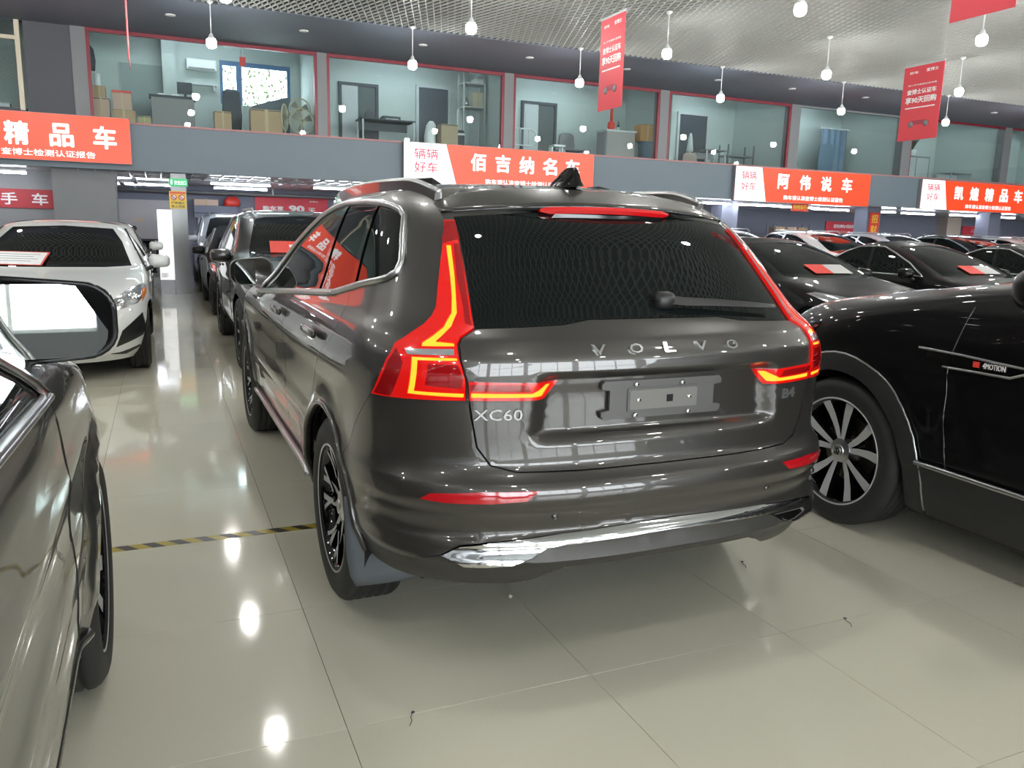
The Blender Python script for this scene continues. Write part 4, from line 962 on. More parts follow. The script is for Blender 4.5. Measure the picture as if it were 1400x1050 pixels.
for k, x in enumerate((-3.3, -1.11, 1.19, 3.51, 5.83, 8.2, 10.67, 12.88, 15.28, 17.7, 20.1)):
    t = thing('downlight', 'small round downlight in the slate soffit, %s from the left' % N_[k], 'light', (x, 13.2, HC), 0, 'downlights in the soffit')
    lathe('trim_ring', [(.085, .0), (.085, -.012), (.06, -.012)], M_WHITE, t, 18); lathe('lens', [(.06, -.008), (.0001, -.009)], M_DOWN, t, 18)
# ---------------------------------------------------------------- on the floor
t = thing('hazard_tape', 'yellow and black striped tape stuck across the floor tiles', 'tape', (0, .775, 0)); box('tape_strip', -8.0, 1.2, -.031, .031, .0, .0012, M_TAPE, t)
def debris(name, label, cat, x, y, kind):
    t = thing(name, label, cat, (x, y, 0.0))
    if kind == 'twig':
        tube('stem', [(0, 0, .003), (.02, .03, .008), (.022, .06, .006), (.035, .085, .004)], .0018, M_DKGREY, t, 5); bm = bmesh.new(); vs = [bm.verts.new(v) for v in ((.035, .085, .003), (.055, .09, .008), (.05, .115, .004), (.036, .105, .003))]; bm.faces.new(vs); bm_obj('dry_leaf', bm, M_DKGREY, t)
    else:
        bm = bmesh.new(); bmesh.ops.create_icosphere(bm, subdivisions=1, radius=.012, matrix=Matrix.Translation((0, 0, .010))); 
        for v in bm.verts: v.co += Vector((rr.uniform(-.004, .004), rr.uniform(-.004, .004), rr.uniform(-.003, .003)))
        bm_obj('scrap', bm, mat('paper_scrap', (.5, .42, .32), .8), t)
debris('dry_twig', 'thin dry twig on the tiles in the foreground', 'twig', -.875, -.975, 'twig'); debris('dry_twig', 'small dark sprig on the tiles right of the SUV', 'twig', .87, -.98, 'twig')
debris('paper_scrap', 'orange paper scrap under the bronze-grey bumper', 'scrap', -.146, -.17, 's'); debris('paper_scrap', 'pale paper crumb in front of the bumper on the tile joint', 'scrap', -.26, -.297, 's')
debris('dry_twig', 'short dark splinter near the right end of the bumper', 'twig', .85, -.39, 'twig'); debris('paper_scrap', 'pale crumb on the floor beneath the black SUV', 'scrap', 2.34, -.53, 's')
for o_ in list(bpy.data.objects):
    if o_.name.startswith('dry_twig'): o_.scale = (.62, .62, .62)
    if o_.name.startswith('paper_scrap'): o_.scale = (.8, .8, .8)
# ---------------------------------------------------------------- the bronze-grey SUV in the middle
def build_hero():
    sh = Shell(ROWS, post)
    car = thing('suv', 'bronze-grey SUV with all its red tail lamps lit, seen from behind', 'car', (0.012, 0.0, 0), 0.0126)
    P = lambda pts, step=.03, closed=True: path(sh, pts, step, closed)
    DLO = [('s', 1.96, 1.075), ('s', .88, 1.150), ('s', .16, 1.200), ('s', -.189, 1.257), ('s', -.33, 1.276), ('s', -.39, 1.290), ('s', -.418, 1.312), ('s', -.405, 1.345),
           ('s', -.367, 1.386), ('s', -.288, 1.462), ('s', -.245, 1.497), ('s', -.19, 1.52), ('s', -.10, 1.537), ('s', .02, 1.548), ('s', .20, 1.556), ('s', .60, 1.557), ('s', .80, 1.545), ('s', 1.0, 1.512), ('s', 1.20, 1.452), ('s', 1.44, 1.36), ('s', 1.70, 1.235)]
    dlo = P(DLO)
    tg = P([('r', 0, .718), ('r', .30, .718), ('r', .53, .722), ('r', .605, .742), ('r', .645, .80), ('r', .668, .93), ('r', .677, 1.005), ('r', .692, 1.07), ('r', .688, 1.112), ('r', .676, 1.131),
            ('r', .626, 1.156), ('r', .352, 1.168), ('r', .25, 1.183), ('r', 0, 1.183)], closed=False)
    gl = P([('r', 0, 1.183), ('r', .25, 1.183), ('r', .352, 1.168), ('r', .626, 1.156), ('r', .600, 1.306), ('r', .576, 1.466), ('r', .569, 1.50), ('r', .3, 1.525), ('r', 0, 1.53)], closed=False)
    LAMP = [('r', .604, 1.483), ('r', .572, 1.483), ('r', .578, 1.466), ('r', .602, 1.306), ('r', .627, 1.156), ('r', .676, 1.131), ('r', .690, 1.112), ('r', .693, 1.075), ('r', .679, 1.01), ('r', .676, .947),
            ('r', .818, .943), ('r', .906, .938), ('r', .888, 1.009), ('r', .872, 1.055), ('r', .845, 1.103), ('r', .80, 1.135), ('r', .760, 1.160), ('r', .732, 1.185), ('r', .713, 1.213), ('r', .697, 1.257), ('r', .662, 1.346)]
    lamp = P(LAMP, .02)
    BLOW = [('r', 0, .533), ('r', .4, .524), ('r', .62, .510), ('r', .704, .497), ('r', .757, .462), ('r', .845, .43), ('s', -.55, .42), ('s', -.415, .41)]
    A = lambda a, R=.41: ('s', R * math.cos(math.radians(a)), .365 + R * math.sin(math.radians(a)))
    bump_ = P([('r', 0, .533), ('r', .4, .524), ('r', .62, .510), ('r', .704, .497), ('r', .757, .462), ('r', .845, .43), ('s', -.52, .42), ('s', -.408, .41), A(165), A(155), A(145), A(136),
               ('s', -.43, .80), ('s', -.574, .938), ('r', .818, .943), ('r', .674, .947), ('r', .668, .93), ('r', .645, .80), ('r', .605, .742), ('r', .53, .722), ('r', .30, .718), ('r', 0, .718)], closed=False)
    val = P([('r', 0, .40), ('r', .37, .399), ('r', .42, .380), ('r', .47, .352), ('r', .54, .342), ('r', .72, .342), ('r', .815, .339), ('s', -.50, .345), ('s', -.41, .352), ('s', -.408, .41), ('s', -.52, .42), ('r', .845, .43), ('r', .757, .462),
             ('r', .696, .436), ('r', .56, .440), ('r', .50, .458), ('r', .451, .484), ('r', .398, .492), ('r', 0, .500)], closed=False)
    chrome = P([('r', 0, .500), ('r', .398, .492), ('r', .451, .484), ('r', .50, .458), ('r', .56, .440), ('r', .696, .436), ('r', .757, .462), ('r', .704, .497), ('r', .62, .510), ('r', .4, .524), ('r', 0, .533)], closed=False)
    rdoor = P([('s', .88, 1.150), ('s', .16, 1.200), ('s', -.05, 1.235), ('s', -.10, 1.18), ('s', -.12, 1.10), ('s', -.06, 1.04), ('s', .04, .99), ('s', .18, .90), ('s', .27, .80), A(42), A(30), A(18), A(8), ('s', .44, .41), ('s', 1.02, .40), ('s', 1.0, .70), ('s', .96, 1.0)])
    fdoor = P([('s', .88, 1.150), ('s', .96, 1.0), ('s', 1.0, .70), ('s', 1.02, .40), ('s', 2.08, .40), ('s', 2.12, .60), ('s', 2.08, .90), ('s', 2.03, 1.065), ('s', 1.96, 1.075)])
    wsh = P([('f', 0, 1.10), ('f', .55, 1.10), ('f', .76, 1.115), ('f', .66, 1.36), ('f', .58, 1.52), ('f', .45, 1.555), ('f', 0, 1.575)], .05, False)
    arR, arF = P(arch(sh, 0, .365, .41)), P(arch(sh, 2.865, .365, .41))
    low = P([('q', 0, .17), ('q', 1, .17), ('q', 1, .36), ('r', .815, .339), ('r', .72, .342), ('r', .54, .342), ('r', .47, .352), ('r', .42, .380), ('r', .37, .399), ('r', 0, .40)], closed=False)
    top = sh.vmax
    full = np.array([(0, 0)] + [(u, 0) for u in np.arange(.1, LR + LS + LF, .1)] + [(LR + LS + LF, v) for v in np.linspace(0, top, 40)] + [(u, top) for u in np.arange(LR + LS + LF - .1, 0, -.1)] + [(0, v) for v in np.linspace(top, .03, 60)])
    patch(sh, 'body', M_BRONZE, car, full, [dlo, tg, gl, lamp, bump_, val, chrome, rdoor, fdoor, wsh, arR, arF, low], flange=.012, step=.045, sides=(1, -1))
    patch(sh, 'inner_body', M_DARK, car, full, [arR, arF, low], off=-.03, step=.10, sides=(1, -1))
    M2 = mirror_half
    patch(sh, 'tailgate', M_BRONZE, car, M2(tg), flange=.014, step=.022, inset=.003)
    patch(sh, 'rear_window', M_GLASS, car, M2(gl), flange=.004, step=.045, inset=.002, off=-.001)
    bp = patch(sh, 'rear_bumper', M_BRONZE, car, M2(bump_), flange=.014, step=.03, inset=.002)[0]
    patch(sh, 'lower_valance', M_VAL, car, M2(val), flange=.02, step=.04, off=-.004)
    patch(sh, 'chrome_strip', M_CHROME, car, M2(chrome), flange=.015, step=.013, off=.006, inset=.002)
    patch(sh, 'rear_door', M_BRONZE, car, rdoor, flange=.014, step=.04, inset=.003, sides=(1, -1))
    patch(sh, 'front_door', M_BRONZE, car, fdoor, flange=.014, step=.04, inset=.003, sides=(1, -1))
    patch(sh, 'windscreen', M_GLASS, car, M2(wsh), flange=.004, step=.08, off=-.002)
    # side glass in three panes with dark pillars between, bright frame round them
    pB = [('s', .52, 1.557), ('s', .44, 1.178)]; pC = [('s', .065, 1.551), ('s', -.06, 1.236)]
    front = P([('s', 1.96, 1.08), ('s', .88, 1.155), ('s', .50, 1.185), ('s', .58, 1.55), ('s', .60, 1.552), ('s', .80, 1.540), ('s', 1.0, 1.507), ('s', 1.20, 1.447), ('s', 1.44, 1.355), ('s', 1.70, 1.230)])
    rear = P([('s', .44, 1.185), ('s', .16, 1.205), ('s', -.03, 1.235), ('s', .085, 1.546), ('s', .20, 1.551), ('s', .52, 1.552)])
    quar = P([('s', -.09, 1.247), ('s', -.189, 1.262), ('s', -.33, 1.281), ('s', -.385, 1.293), ('s', -.410, 1.313), ('s', -.400, 1.343), ('s', -.362, 1.384), ('s', -.285, 1.458), ('s', -.242, 1.493), ('s', -.19, 1.515), ('s', -.10, 1.532), ('s', .04, 1.543)])
    for nm, lp in (('front_side_window', front), ('rear_side_window', rear), ('quarter_window', quar)):
        patch(sh, nm, M_GLASS, car, lp, flange=.004, step=.05, off=-.004, sides=(1, -1))
    for sd in (1, -1):
        tube('window_trim', spath(sh, DLO, .003, .03, True, sd), .0125, M_SATIN, car, 8, True)
        tube('bright_waistline', spath(sh, [('s', 2.05, 1.062), ('s', .88, 1.146), ('s', .16, 1.196)], .006, .05, False, sd), .011, M_SATIN, car, 6)
        patch(sh, 'window_pillar', M_PIANO, car, P([('s', .58, 1.55), ('s', .52, 1.552), ('s', .44, 1.185), ('s', .50, 1.185)]), off=.001, step=.05, sides=(sd,))
        patch(sh, 'window_pillar', M_PIANO, car, P([('s', .085, 1.546), ('s', .04, 1.546), ('s', -.09, 1.247), ('s', -.03, 1.235)]), off=.001, step=.05, sides=(sd,))
        # door handles, sill trim, arch lips
        for y in (1.12, .24):
            p, n = at_skin(sh, ('s', y, 1.035), .022, sd)
            h = loft('door_handle', [[(a * .95 * s_, yy, b * s_) for a, b in rrect(.022, .034, .009, 3)] for yy, s_ in ((-.13, .5), (-.12, .9), (-.06, 1), (.06, 1), (.12, .9), (.13, .5))], M_BRONZE, car)
            h.location = p
        patch(sh, 'sill_panel', M_CLAD, car, P([('s', .46, .39), ('s', .46, .22), ('s', 2.42, .22), ('s', 2.42, .39)]), off=.004, step=.08, flange=.02, sides=(sd,))
        tube('sill_trim', [(x + sd * .016, y, z) for x, y, z in spath(sh, [('s', 2.36, .40), ('s', 1.4, .385), ('s', .46, .375)], .0, .08, False, sd)], .020, M_SATIN, car, 10, False, .8)
        for yc in (0, 2.865):
            pts = [('s', yc + .423 * math.cos(math.radians(a)), .365 + .423 * math.sin(math.radians(a))) for a in range(-4, 186, 6)]
            tube('arch_lip', spath(sh, pts, .002, .06, False, sd), .013, M_CLAD if yc else M_BRONZE, car, 6)
            bm = bmesh.new(); prev = None
            for k in range(25):
                a = math.radians(-12 + 204 * k / 24); ring = [bm.verts.new((sd * xx, yc + .43 * math.cos(a), .365 + .43 * math.sin(a))) for xx in (.90, .58)]
                if prev: bm.faces.new((prev[0], prev[1], ring[1], ring[0]))
                prev = ring
            bm_obj('wheel_well', bm, M_DARK, car)
            wheel(car, sd * .822, yc, sd, .365, .235, .250, 'twin', .25)
    # lamps
    deco = [('unlit_lens', M_LENS, [('r', .602, 1.478), ('r', .574, 1.478), ('r', .584, 1.42), ('r', .634, 1.405), ('r', .633, 1.42)]),
            ('unlit_lens', M_LENS, [('r', .588, 1.405), ('r', .605, 1.405), ('r', .630, 1.30), ('r', .640, 1.21), ('r', .650, 1.165), ('r', .634, 1.160), ('r', .606, 1.31)]),
            ('unlit_lens', M_LENS, [('r', .70, 1.055), ('r', .775, 1.052), ('r', .785, .99), ('r', .69, .985), ('r', .687, 1.02)]),
            ('unlit_lens', M_LENS, [('r', .845, 1.09), ('r', .868, 1.05), ('r', .884, 1.0), ('r', .90, .945), ('r', .865, .945), ('r', .835, 1.05)]),
            ('reversing_lamp', M_HEADL, [('r', .826, 1.090), ('r', .703, 1.096), ('r', .706, 1.080), ('r', .822, 1.075)]),
            ('led_strip', M_LED, [('r', .627, 1.402), ('r', .614, 1.402), ('r', .636, 1.30), ('r', .650, 1.245), ('r', .662, 1.196), ('r', .690, 1.157), ('r', .745, 1.116), ('r', .700, 1.113), ('r', .700, 1.104), ('r', .785, 1.100), ('r', .779, 1.112), ('r', .711, 1.156), ('r', .676, 1.197), ('r', .661, 1.245), ('r', .648, 1.30)]),
            ('led_strip', M_LED, [('r', .700, 1.073), ('r', .700, 1.066), ('r', .800, 1.062), ('r', .812, .970), ('r', .684, .970), ('r', .684, .958), ('r', .828, .960), ('r', .814, 1.07)])]
    leds = [P(pl, .02) for nm, mm, pl in deco if nm == 'led_strip']
    Lq = patch(sh, 'tail_lamp', M_LENSLIT, car, lamp, leds, flange=.022, step=.03, inset=.002, off=.008, sides=(1, -1))
    for k, sd in enumerate((1, -1)):
        for nm, mm, pl in deco:
            patch(sh, nm, mm, Lq[k], P(pl, .02), off=.0095 if nm != 'led_strip' else .003, flange=.002 if nm != 'led_strip' else 0, step=.03, sides=(sd,))
    tl = P([('r', .672, 1.006), ('r', .385, 1.000), ('r', .405, .975), ('r', .435, .947), ('r', .668, .948)], .02)
    tled = P([('r', .664, .971), ('r', .485, .969), ('r', .435, .993), ('r', .410, .993), ('r', .445, .957), ('r', .664, .957)], .02)
    Lt = patch(sh, 'tailgate_lamp', M_LENSLIT, car, tl, [tled], flange=.012, step=.03, off=.006, sides=(1, -1))
    for k, sd in enumerate((1, -1)):
        patch(sh, 'led_strip', M_LED, Lt[k], tled, off=.002, step=.03, sides=(sd,))
        patch(sh, 'unlit_lens', M_LENS, Lt[k], P([('r', .668, .998), ('r', .50, .996), ('r', .49, .976), ('r', .668, .979)], .02), off=.0085, flange=.002, step=.03, sides=(sd,))
        patch(sh, 'rear_reflector', M_REFL, car, P([('r', .811, .640), ('r', .785, .662), ('r', .65, .674), ('r', .480, .675), ('r', .516, .645), ('r', .62, .638), ('r', .747, .636)], .02), off=.004, flange=.008, step=.03, sides=(sd,))
    # badges and lettering
    for s_, x in zip('VOLVO', (-.262, -.128, -.002, .125, .255)):
        skin_text(sh, s_, ('r', x, 1.095), .050 if s_ != 'L' else .042, .034, M_CHROME, car, 1, .008, .015)
    skin_text(sh, 'XC60', ('r', -.585, .903), .150, .034, M_BADGE, car, 1, .006, .0)
    skin_text(sh, 'B4', ('r', .548, .908), .075, .036, M_BADGE, car, 1, .006, .015)
    # licence plate carrier in its recess
    p, n = at_skin(sh, ('r', 0, .925), .004); n = Vector((0, -1, 0.03)).normalized()
    pc = prism('plate_carrier', [(-.225, -.060), (-.235, -.05), (-.235, -.035), (-.205, -.03), (-.205, .035), (-.235, .04), (-.235, .055), (-.225, .065), (.225, .065), (.235, .055), (.235, .04), (.205, .035), (.205, -.03), (.235, -.035), (.235, -.05), (.225, -.06)], 'Y', -.012, 0, M_PLATEGREY, car)
    pc.location = p
    fr = prism('raised_frame', rrect(.28, .078, .006, 2), 'Y', -.016, -.011, M_PLATEGREY, pc)
    prism('frame_floor', rrect(.265, .064, .006, 2), 'Y', -.0175, -.015, mat('dusty_plate_grey', (.17, .165, .155), .4), pc)
    prism('square_hole', [(.01, -.012), (.035, -.012), (.035, .012), (.01, .012)], 'Y', -.0185, -.017, M_DARK, pc)
    for x, z in ((-.10, 0), (.10, 0), (.07, .05), (-.11, .052), (-.11, -.05), (.1, -.05)):
        o = lathe('screw', [(.0001, -.022), (.007, -.022), (.009, -.017), (.009, -.012)], M_CHROME, pc, 12, 'Y'); o.location = (x, 0, z)
    # wiper
    pts = spath(sh, [('r', .055, 1.225), ('r', .12, 1.218), ('r', .25, 1.213), ('r', .40, 1.203), ('r', .53, 1.193)], .028, .03)
    wp = loft('rear_wiper', [[(x + a, y + b * .6, z + b) for a, b in rrect(.012, .030 - .016 * i / (len(pts) - 1), .005, 2)] for i, (x, y, z) in enumerate(pts)], M_PLAST, car)
    p, n = at_skin(sh, ('r', .05, 1.228), .016); o = loft('wiper_pivot', [[(a, -d, b) for a, b in rrect(.075 * s_, .055 * s_, .02 * s_, 4)] for d, s_ in ((-.015, 1.1), (.005, 1.0), (.018, .75), (.022, .3))], M_PLAST, wp); o.location = p
    # roof spoiler with the high stop lamp
    rings = []
    for k in range(-16, 17):
        t = k / 16; x = t * .60; a = abs(t)
        ye = -.47 + .125 * a ** 2.2; ze = 1.553 - .034 * a ** 2; yr = -.12 - .10 * a ** 3; zr = float(1.632 - .035 * a ** 2 - .06 * a ** 6)
        th = .028; drop = 0.0 if a < .97 else -.006
        rings.append([(x, yr + .05, zr - .01), (x, yr, zr + .004), (x, (yr + ye) / 2, (zr + ze) / 2 + .020), (x, ye + .03, ze + .012), (x, ye, ze), (x, ye + .004, ze - th * .35), (x, ye + .02, ze - th), (x, ye + .05, 1.512 - .02 * a), (x, ye + .10, 1.50 - .02 * a)])
    sp = loft('roof_spoiler', [r[:5] + r[5:] for r in rings], M_BRONZE, car, True)
    me = sp.data; me.materials.append(M_PIANO)
    for pl in me.polygons:
        c = pl.center
        if pl.normal.z < .15 and c.y < -.3: pl.material_index = 1
    rr = []
    for k in range(-8, 9):
        t = k / 8; x = t * .27 ; e = 1 if abs(t) < .95 else .35
        ye = -.47 + .125 * abs(x / .60) ** 2.2; ze = 1.553 - .034 * (x / .60) ** 2 - .016
        rr.append([(x, ye - .006 * e, ze + .011 * e), (x, ye - .009 * e, ze), (x, ye - .004 * e, ze - .013 * e), (x, ye + .03, ze - .012 * e), (x, ye + .03, ze + .012)])
    loft('high_stop_lamp', rr, M_STOP, car, False)
    prism('washer_cover', [(-.25, 1.490), (.25, 1.490), (.22, 1.520), (-.22, 1.520)], 'Y', -.470, -.38, M_PIANO, car)
    # shark fin, studded and black
    fin = []
    random.seed(5)
    for z, l0, l1, w_ in ((0, -.13, .13, .04), (.02, -.12, .10, .036), (.04, -.105, .06, .028), (.06, -.09, .02, .02), (.072, -.075, -.02, .012)):
        fin.append([(w_ * math.cos(a) + random.uniform(-.003, .003), (l0 + l1) / 2 + (l1 - l0) / 2 * math.sin(a), z + random.uniform(-.003, .003)) for a in [2 * PI * k / 18 for k in range(18)]])
    f = loft('shark_fin_aerial', fin, M_PIANO, car, False); f.location = (0.0, -.12, 1.632); f.rotation_euler = (0, 0, 0)
    rr = random.Random(3)
    studs = bmesh.new()
    for k in range(60):
        z = rr.uniform(.008, .068); a = rr.uniform(0, 2 * PI); s_ = 1 - z / .085
        M = Matrix.Translation((.04 * s_ * math.cos(a), -.04 * z / .07 + .125 * s_ * math.sin(a), z)); bmesh.ops.create_icosphere(studs, subdivisions=1, radius=.0075, matrix=M)
    stuff(bm_obj('crystal_studs', studs, M_PIANO, f))
    # roof rails
    for sd in (1, -1):
        top_, rings = [], []
        for k in range(25):
            t = k / 24; y = -.24 + 1.75 * t; e = min(1, min(t, 1 - t) * 6); e = math.sin(PI * e / 2)
            x = .628 - .055 * (2 * t - 1) ** 2
            q, v = sh.dom('s', y, 1.60) if y > .12 else sh.dom('r', x, 1.59)
            zr = 1.578 + .022 * math.sin(PI * min(1, t + .08)); z = zr + .004 + .040 * e
            top_.append((sd * x, y, z)); rings.append([(sd * (x - .012), y, zr - .05), (sd * (x + .020), y, zr - .05), (sd * (x + .013), y, z), (sd * (x - .012), y, z)])
        rb = loft('roof_rail', rings, M_BRONZE, car, False)
        tube('rail_bar', top_, .0125, M_SATIN, rb, 8, False, 1.0)
    # mud flaps behind the rear wheels: the cup-shaped guard that shows under the left corner
    for sd in (1, -1):
        pr = []
        for t, y, xo, xi, z in ((0, -.372, .955, .90, .53), (.2, -.385, .957, .865, .46), (.45, -.40, .957, .80, .38), (.7, -.405, .955, .735, .31), (.88, -.405, .945, .70, .245), (1, -.40, .925, .715, .205)):
            n_ = 8; ring = [(sd * (xi + (xo - xi) * k / n_), y - .045 * math.sin(PI * .5 * (1 - k / n_)) * (.3 + t) , z + (.03 * (1 - k / n_) if t > .6 else 0)) for k in range(n_ + 1)]
            ring += [(a, b + .012, c) for a, b, c in ring[::-1]]
            pr.append(ring)
        loft('mud_flap', pr, M_FLAP, car, True)
    # front face parts (seen only from elsewhere) and underbody
    patch(sh, 'head_lamp', M_HEADL, car, P([('f', .45, .80), ('f', .80, .84), ('s', 3.15, .90), ('s', 3.2, .80), ('f', .82, .72), ('f', .5, .70)]), off=.005, flange=.01, step=.06, sides=(1, -1))
    patch(sh, 'grille', M_PIANO, car, M2(P([('f', 0, .52), ('f', .36, .52), ('f', .42, .62), ('f', .40, .76), ('f', 0, .78)], closed=False)), off=.008, flange=.01, step=.06)
    box('underbody', -.70, .70, -.45, 3.3, .22, .40, M_DARK, car)
    for sd in (1, -1):
        side_mirror(car, (sd * .985, 1.93, 1.185), sd, M_BRONZE, .245, .170, None, 0.0, -sd * .0 + (.38 if sd < 0 else -.38), 0.0, (-.09, .02, -.08))
    # parking sensors
    for x in (-.42, .42, .74):
        p, n = at_skin(sh, ('r', x, .585), .001); o = lathe('parking_sensor', [(.0001, -.004), (.010, -.004), (.0115, 0.002)], M_BRONZE, car, 16, 'Y'); o.location = p
    return car
build_hero()
# ---------------------------------------------------------------- the other cars
SEDAN = [
(.17,.74,-.82,.4,2.6,3.36,.6,2.4,.03),(.28,.82,-.97,.5,2.6,3.48,.75,2.4,.03),(.45,.865,-1.03,.5,2.6,3.54,.85,2.4,.03),(.56,.876,-1.04,.5,2.6,3.53,.9,2.4,.03),
(.66,.879,-1.03,.5,2.6,3.48,.95,2.4,.03),(.74,.877,-1.01,.45,2.6,3.38,.95,2.5,.03),(.81,.872,-1.0,.42,2.6,3.14,.85,2.6,.03),(.87,.862,-.99,.40,2.6,2.84,.72,2.6,.03),
(.925,.850,-.96,.38,2.6,2.50,.6,2.7,.03),(.965,.838,-.85,.38,2.7,2.22,.5,2.8,.03),(1.0,.82,-.64,.40,2.8,2.07,.45,2.8,.03),(1.10,.772,-.42,.40,2.8,1.83,.40,2.8,.03),
(1.25,.70,-.10,.40,2.8,1.47,.38,2.8,.03),(1.36,.635,.17,.40,2.8,1.15,.35,2.8,.03),(1.41,.575,.34,.35,2.6,.97,.33,2.6,.03),(1.44,.48,.45,.30,2.4,.82,.27,2.4,.03),
(1.455,.30,.53,.14,2.2,.71,.12,2.2,.03),(1.46,.02,.60,.015,2,.65,.015,2,0)]
def soft_post(x, y, z, q):
    side = ss(.85, 1.1, q) * ss(2.2, 2.0, q)
    return x + side * .008 * bump(z, .88, .04), y, z
class Kit:
    def __init__(s, kind, sx=1.0, sy=1.0, zk=((0, 0), (2, 2))):
        s.kind = kind; base = SEDAN if kind == 'sedan' else ROWS
        s.wb = (2.64 if kind == 'sedan' else 2.865) * sy; s.sx, s.sy = sx, sy
        zx, zy = zip(*zk); s.z = lambda z: float(np.interp(z, zx, zy))
        s.R = .325 if kind == 'sedan' else .365; s.flare = .012
        s.sh = Shell([(s.z(r[0]), r[1] * sx, r[2] * sy, r[3] * sy, r[4], r[5] * sy, r[6] * sy, r[7], r[8]) for r in base], s.post)
    def post(s, x, y, z, q):
        x, y, z = soft_post(x, y, z, q); side = ss(.85, 1.1, q) * ss(2.2, 2.0, q)
        for yc in (0, s.wb): x = x + side * s.flare * bump(np.hypot(y - yc, z - s.R), s.R + .06, .055)
        return x, y, z
    def pt(s, p):
        if p[0] == 'q': return ('q', p[1], s.z(p[2]))
        return (p[0], p[1] * (s.sy if p[0] == 's' else s.sx), s.z(p[2]))
    def P(s, pts, step=.06, closed=True): return path(s.sh, [s.pt(p) for p in pts], step, closed)
    def sp(s, pts, off, side, step=.08, closed=False): return spath(s.sh, [s.pt(p) for p in pts], off, step, closed, side)
SED = dict(
 fwin=[('s', 1.70, .985), ('s', .80, .995), ('s', .72, 1.365), ('s', .86, 1.355), ('s', 1.10, 1.27), ('s', 1.40, 1.14)],
 rwin=[('s', .74, .995), ('s', -.08, 1.03), ('s', -.02, 1.12), ('s', .20, 1.27), ('s', .42, 1.35), ('s', .66, 1.365)],
 loop=[('s', 1.72, .975), ('s', .80, .987), ('s', -.12, 1.025), ('s', -.04, 1.13), ('s', .19, 1.28), ('s', .42, 1.362), ('s', .72, 1.376), ('s', .88, 1.366), ('s', 1.12, 1.28), ('s', 1.42, 1.15)],
 wind=[('f', 0, .985), ('f', .45, .985), ('f', .70, .995), ('f', .60, 1.24), ('f', .50, 1.375), ('f', 0, 1.40)],
 back=[('r', 0, 1.03), ('r', .58, 1.04), ('r', .48, 1.35), ('r', 0, 1.38)],
 head=[('f', .52, .665), ('f', .60, .645), ('f', .76, .69), ('f', .835, .76), ('f', .845, .825), ('f', .80, .845), ('f', .68, .81), ('f', .57, .74)],
 grille=[('f', 0, .30), ('f', .36, .31), ('f', .46, .40), ('f', .40, .50), ('f', 0, .48)],
 fog=[('f', .57, .31), ('f', .63, .46), ('f', .80, .60), ('f', .825, .45), ('f', .79, .385)],
 lip=[('f', .52, .245), ('f', .60, .25), ('f', .76, .295), ('f', .765, .275), ('f', .64, .225)],
 tail=[('r', .50, .80), ('r', .80, .78), ('s', -.62, .82), ('s', -.60, .90), ('r', .70, .92), ('r', .52, .88)],
 doors=[[('s', .77, .985), ('s', .80, .8), ('s', .82, .26)], [('s', 1.62, .97), ('s', 1.72, .8), ('s', 1.74, .28)], [('s', -.10, 1.02), ('s', .05, .85), ('s', .22, .70), ('s', .36, .52)]],
 handles=((.92, .84), (.04, .86)), mir=(.955, 1.52, 1.01))
SUVP = dict(
 fwin=[('s', 1.96, 1.08), ('s', .88, 1.12), ('s', .52, 1.13), ('s', .58, 1.55), ('s', .80, 1.535), ('s', 1.0, 1.502), ('s', 1.20, 1.442), ('s', 1.44, 1.35), ('s', 1.70, 1.23)],
 rwin=[('s', .44, 1.13), ('s', .0, 1.14), ('s', -.30, 1.20), ('s', -.25, 1.42), ('s', -.10, 1.52), ('s', .20, 1.545), ('s', .50, 1.55)],
 loop=[('s', 2.0, 1.07), ('s', .88, 1.11), ('s', 0, 1.13), ('s', -.34, 1.19), ('s', -.28, 1.43), ('s', -.12, 1.53), ('s', .20, 1.555), ('s', .60, 1.56), ('s', .80, 1.547), ('s', 1.0, 1.515), ('s', 1.20, 1.455), ('s', 1.44, 1.365), ('s', 1.72, 1.24)],
 wind=[('f', 0, 1.10), ('f', .55, 1.10), ('f', .76, 1.115), ('f', .66, 1.36), ('f', .58, 1.52), ('f', .45, 1.55), ('f', 0, 1.57)],
 back=[('r', 0, 1.18), ('r', .62, 1.17), ('r', .57, 1.48), ('r', 0, 1.53)],
 head=[('f', .48, .80), ('f', .82, .86), ('s', 3.05, .93), ('s', 3.12, .86), ('f', .85, .76), ('f', .52, .72)],
 grille=[('f', 0, .50), ('f', .42, .50), ('f', .50, .66), ('f', .46, .80), ('f', 0, .82)],
 fog=[('f', .60, .36), ('f', .58, .50), ('f', .80, .56), ('f', .84, .44)],
 lip=[('f', 0, .27), ('f', .50, .27), ('f', .55, .40), ('f', 0, .40)],
 tail=[('r', .62, .90), ('r', .86, .90), ('s', -.50, .95), ('s', -.46, 1.06), ('r', .80, 1.10), ('r', .64, 1.06)],
 doors=[[('s', .70, 1.10), ('s', .74, .8), ('s', .76, .36)], [('s', 2.02, 1.06), ('s', 2.12, .85), ('s', 2.14, .36)], [('s', -.28, 1.16), ('s', -.10, .95), ('s', .28, .72), ('s', .42, .52)]],
 handles=((.92, .98), (-.02, 1.0)), mir=(1.02, 1.93, 1.12))
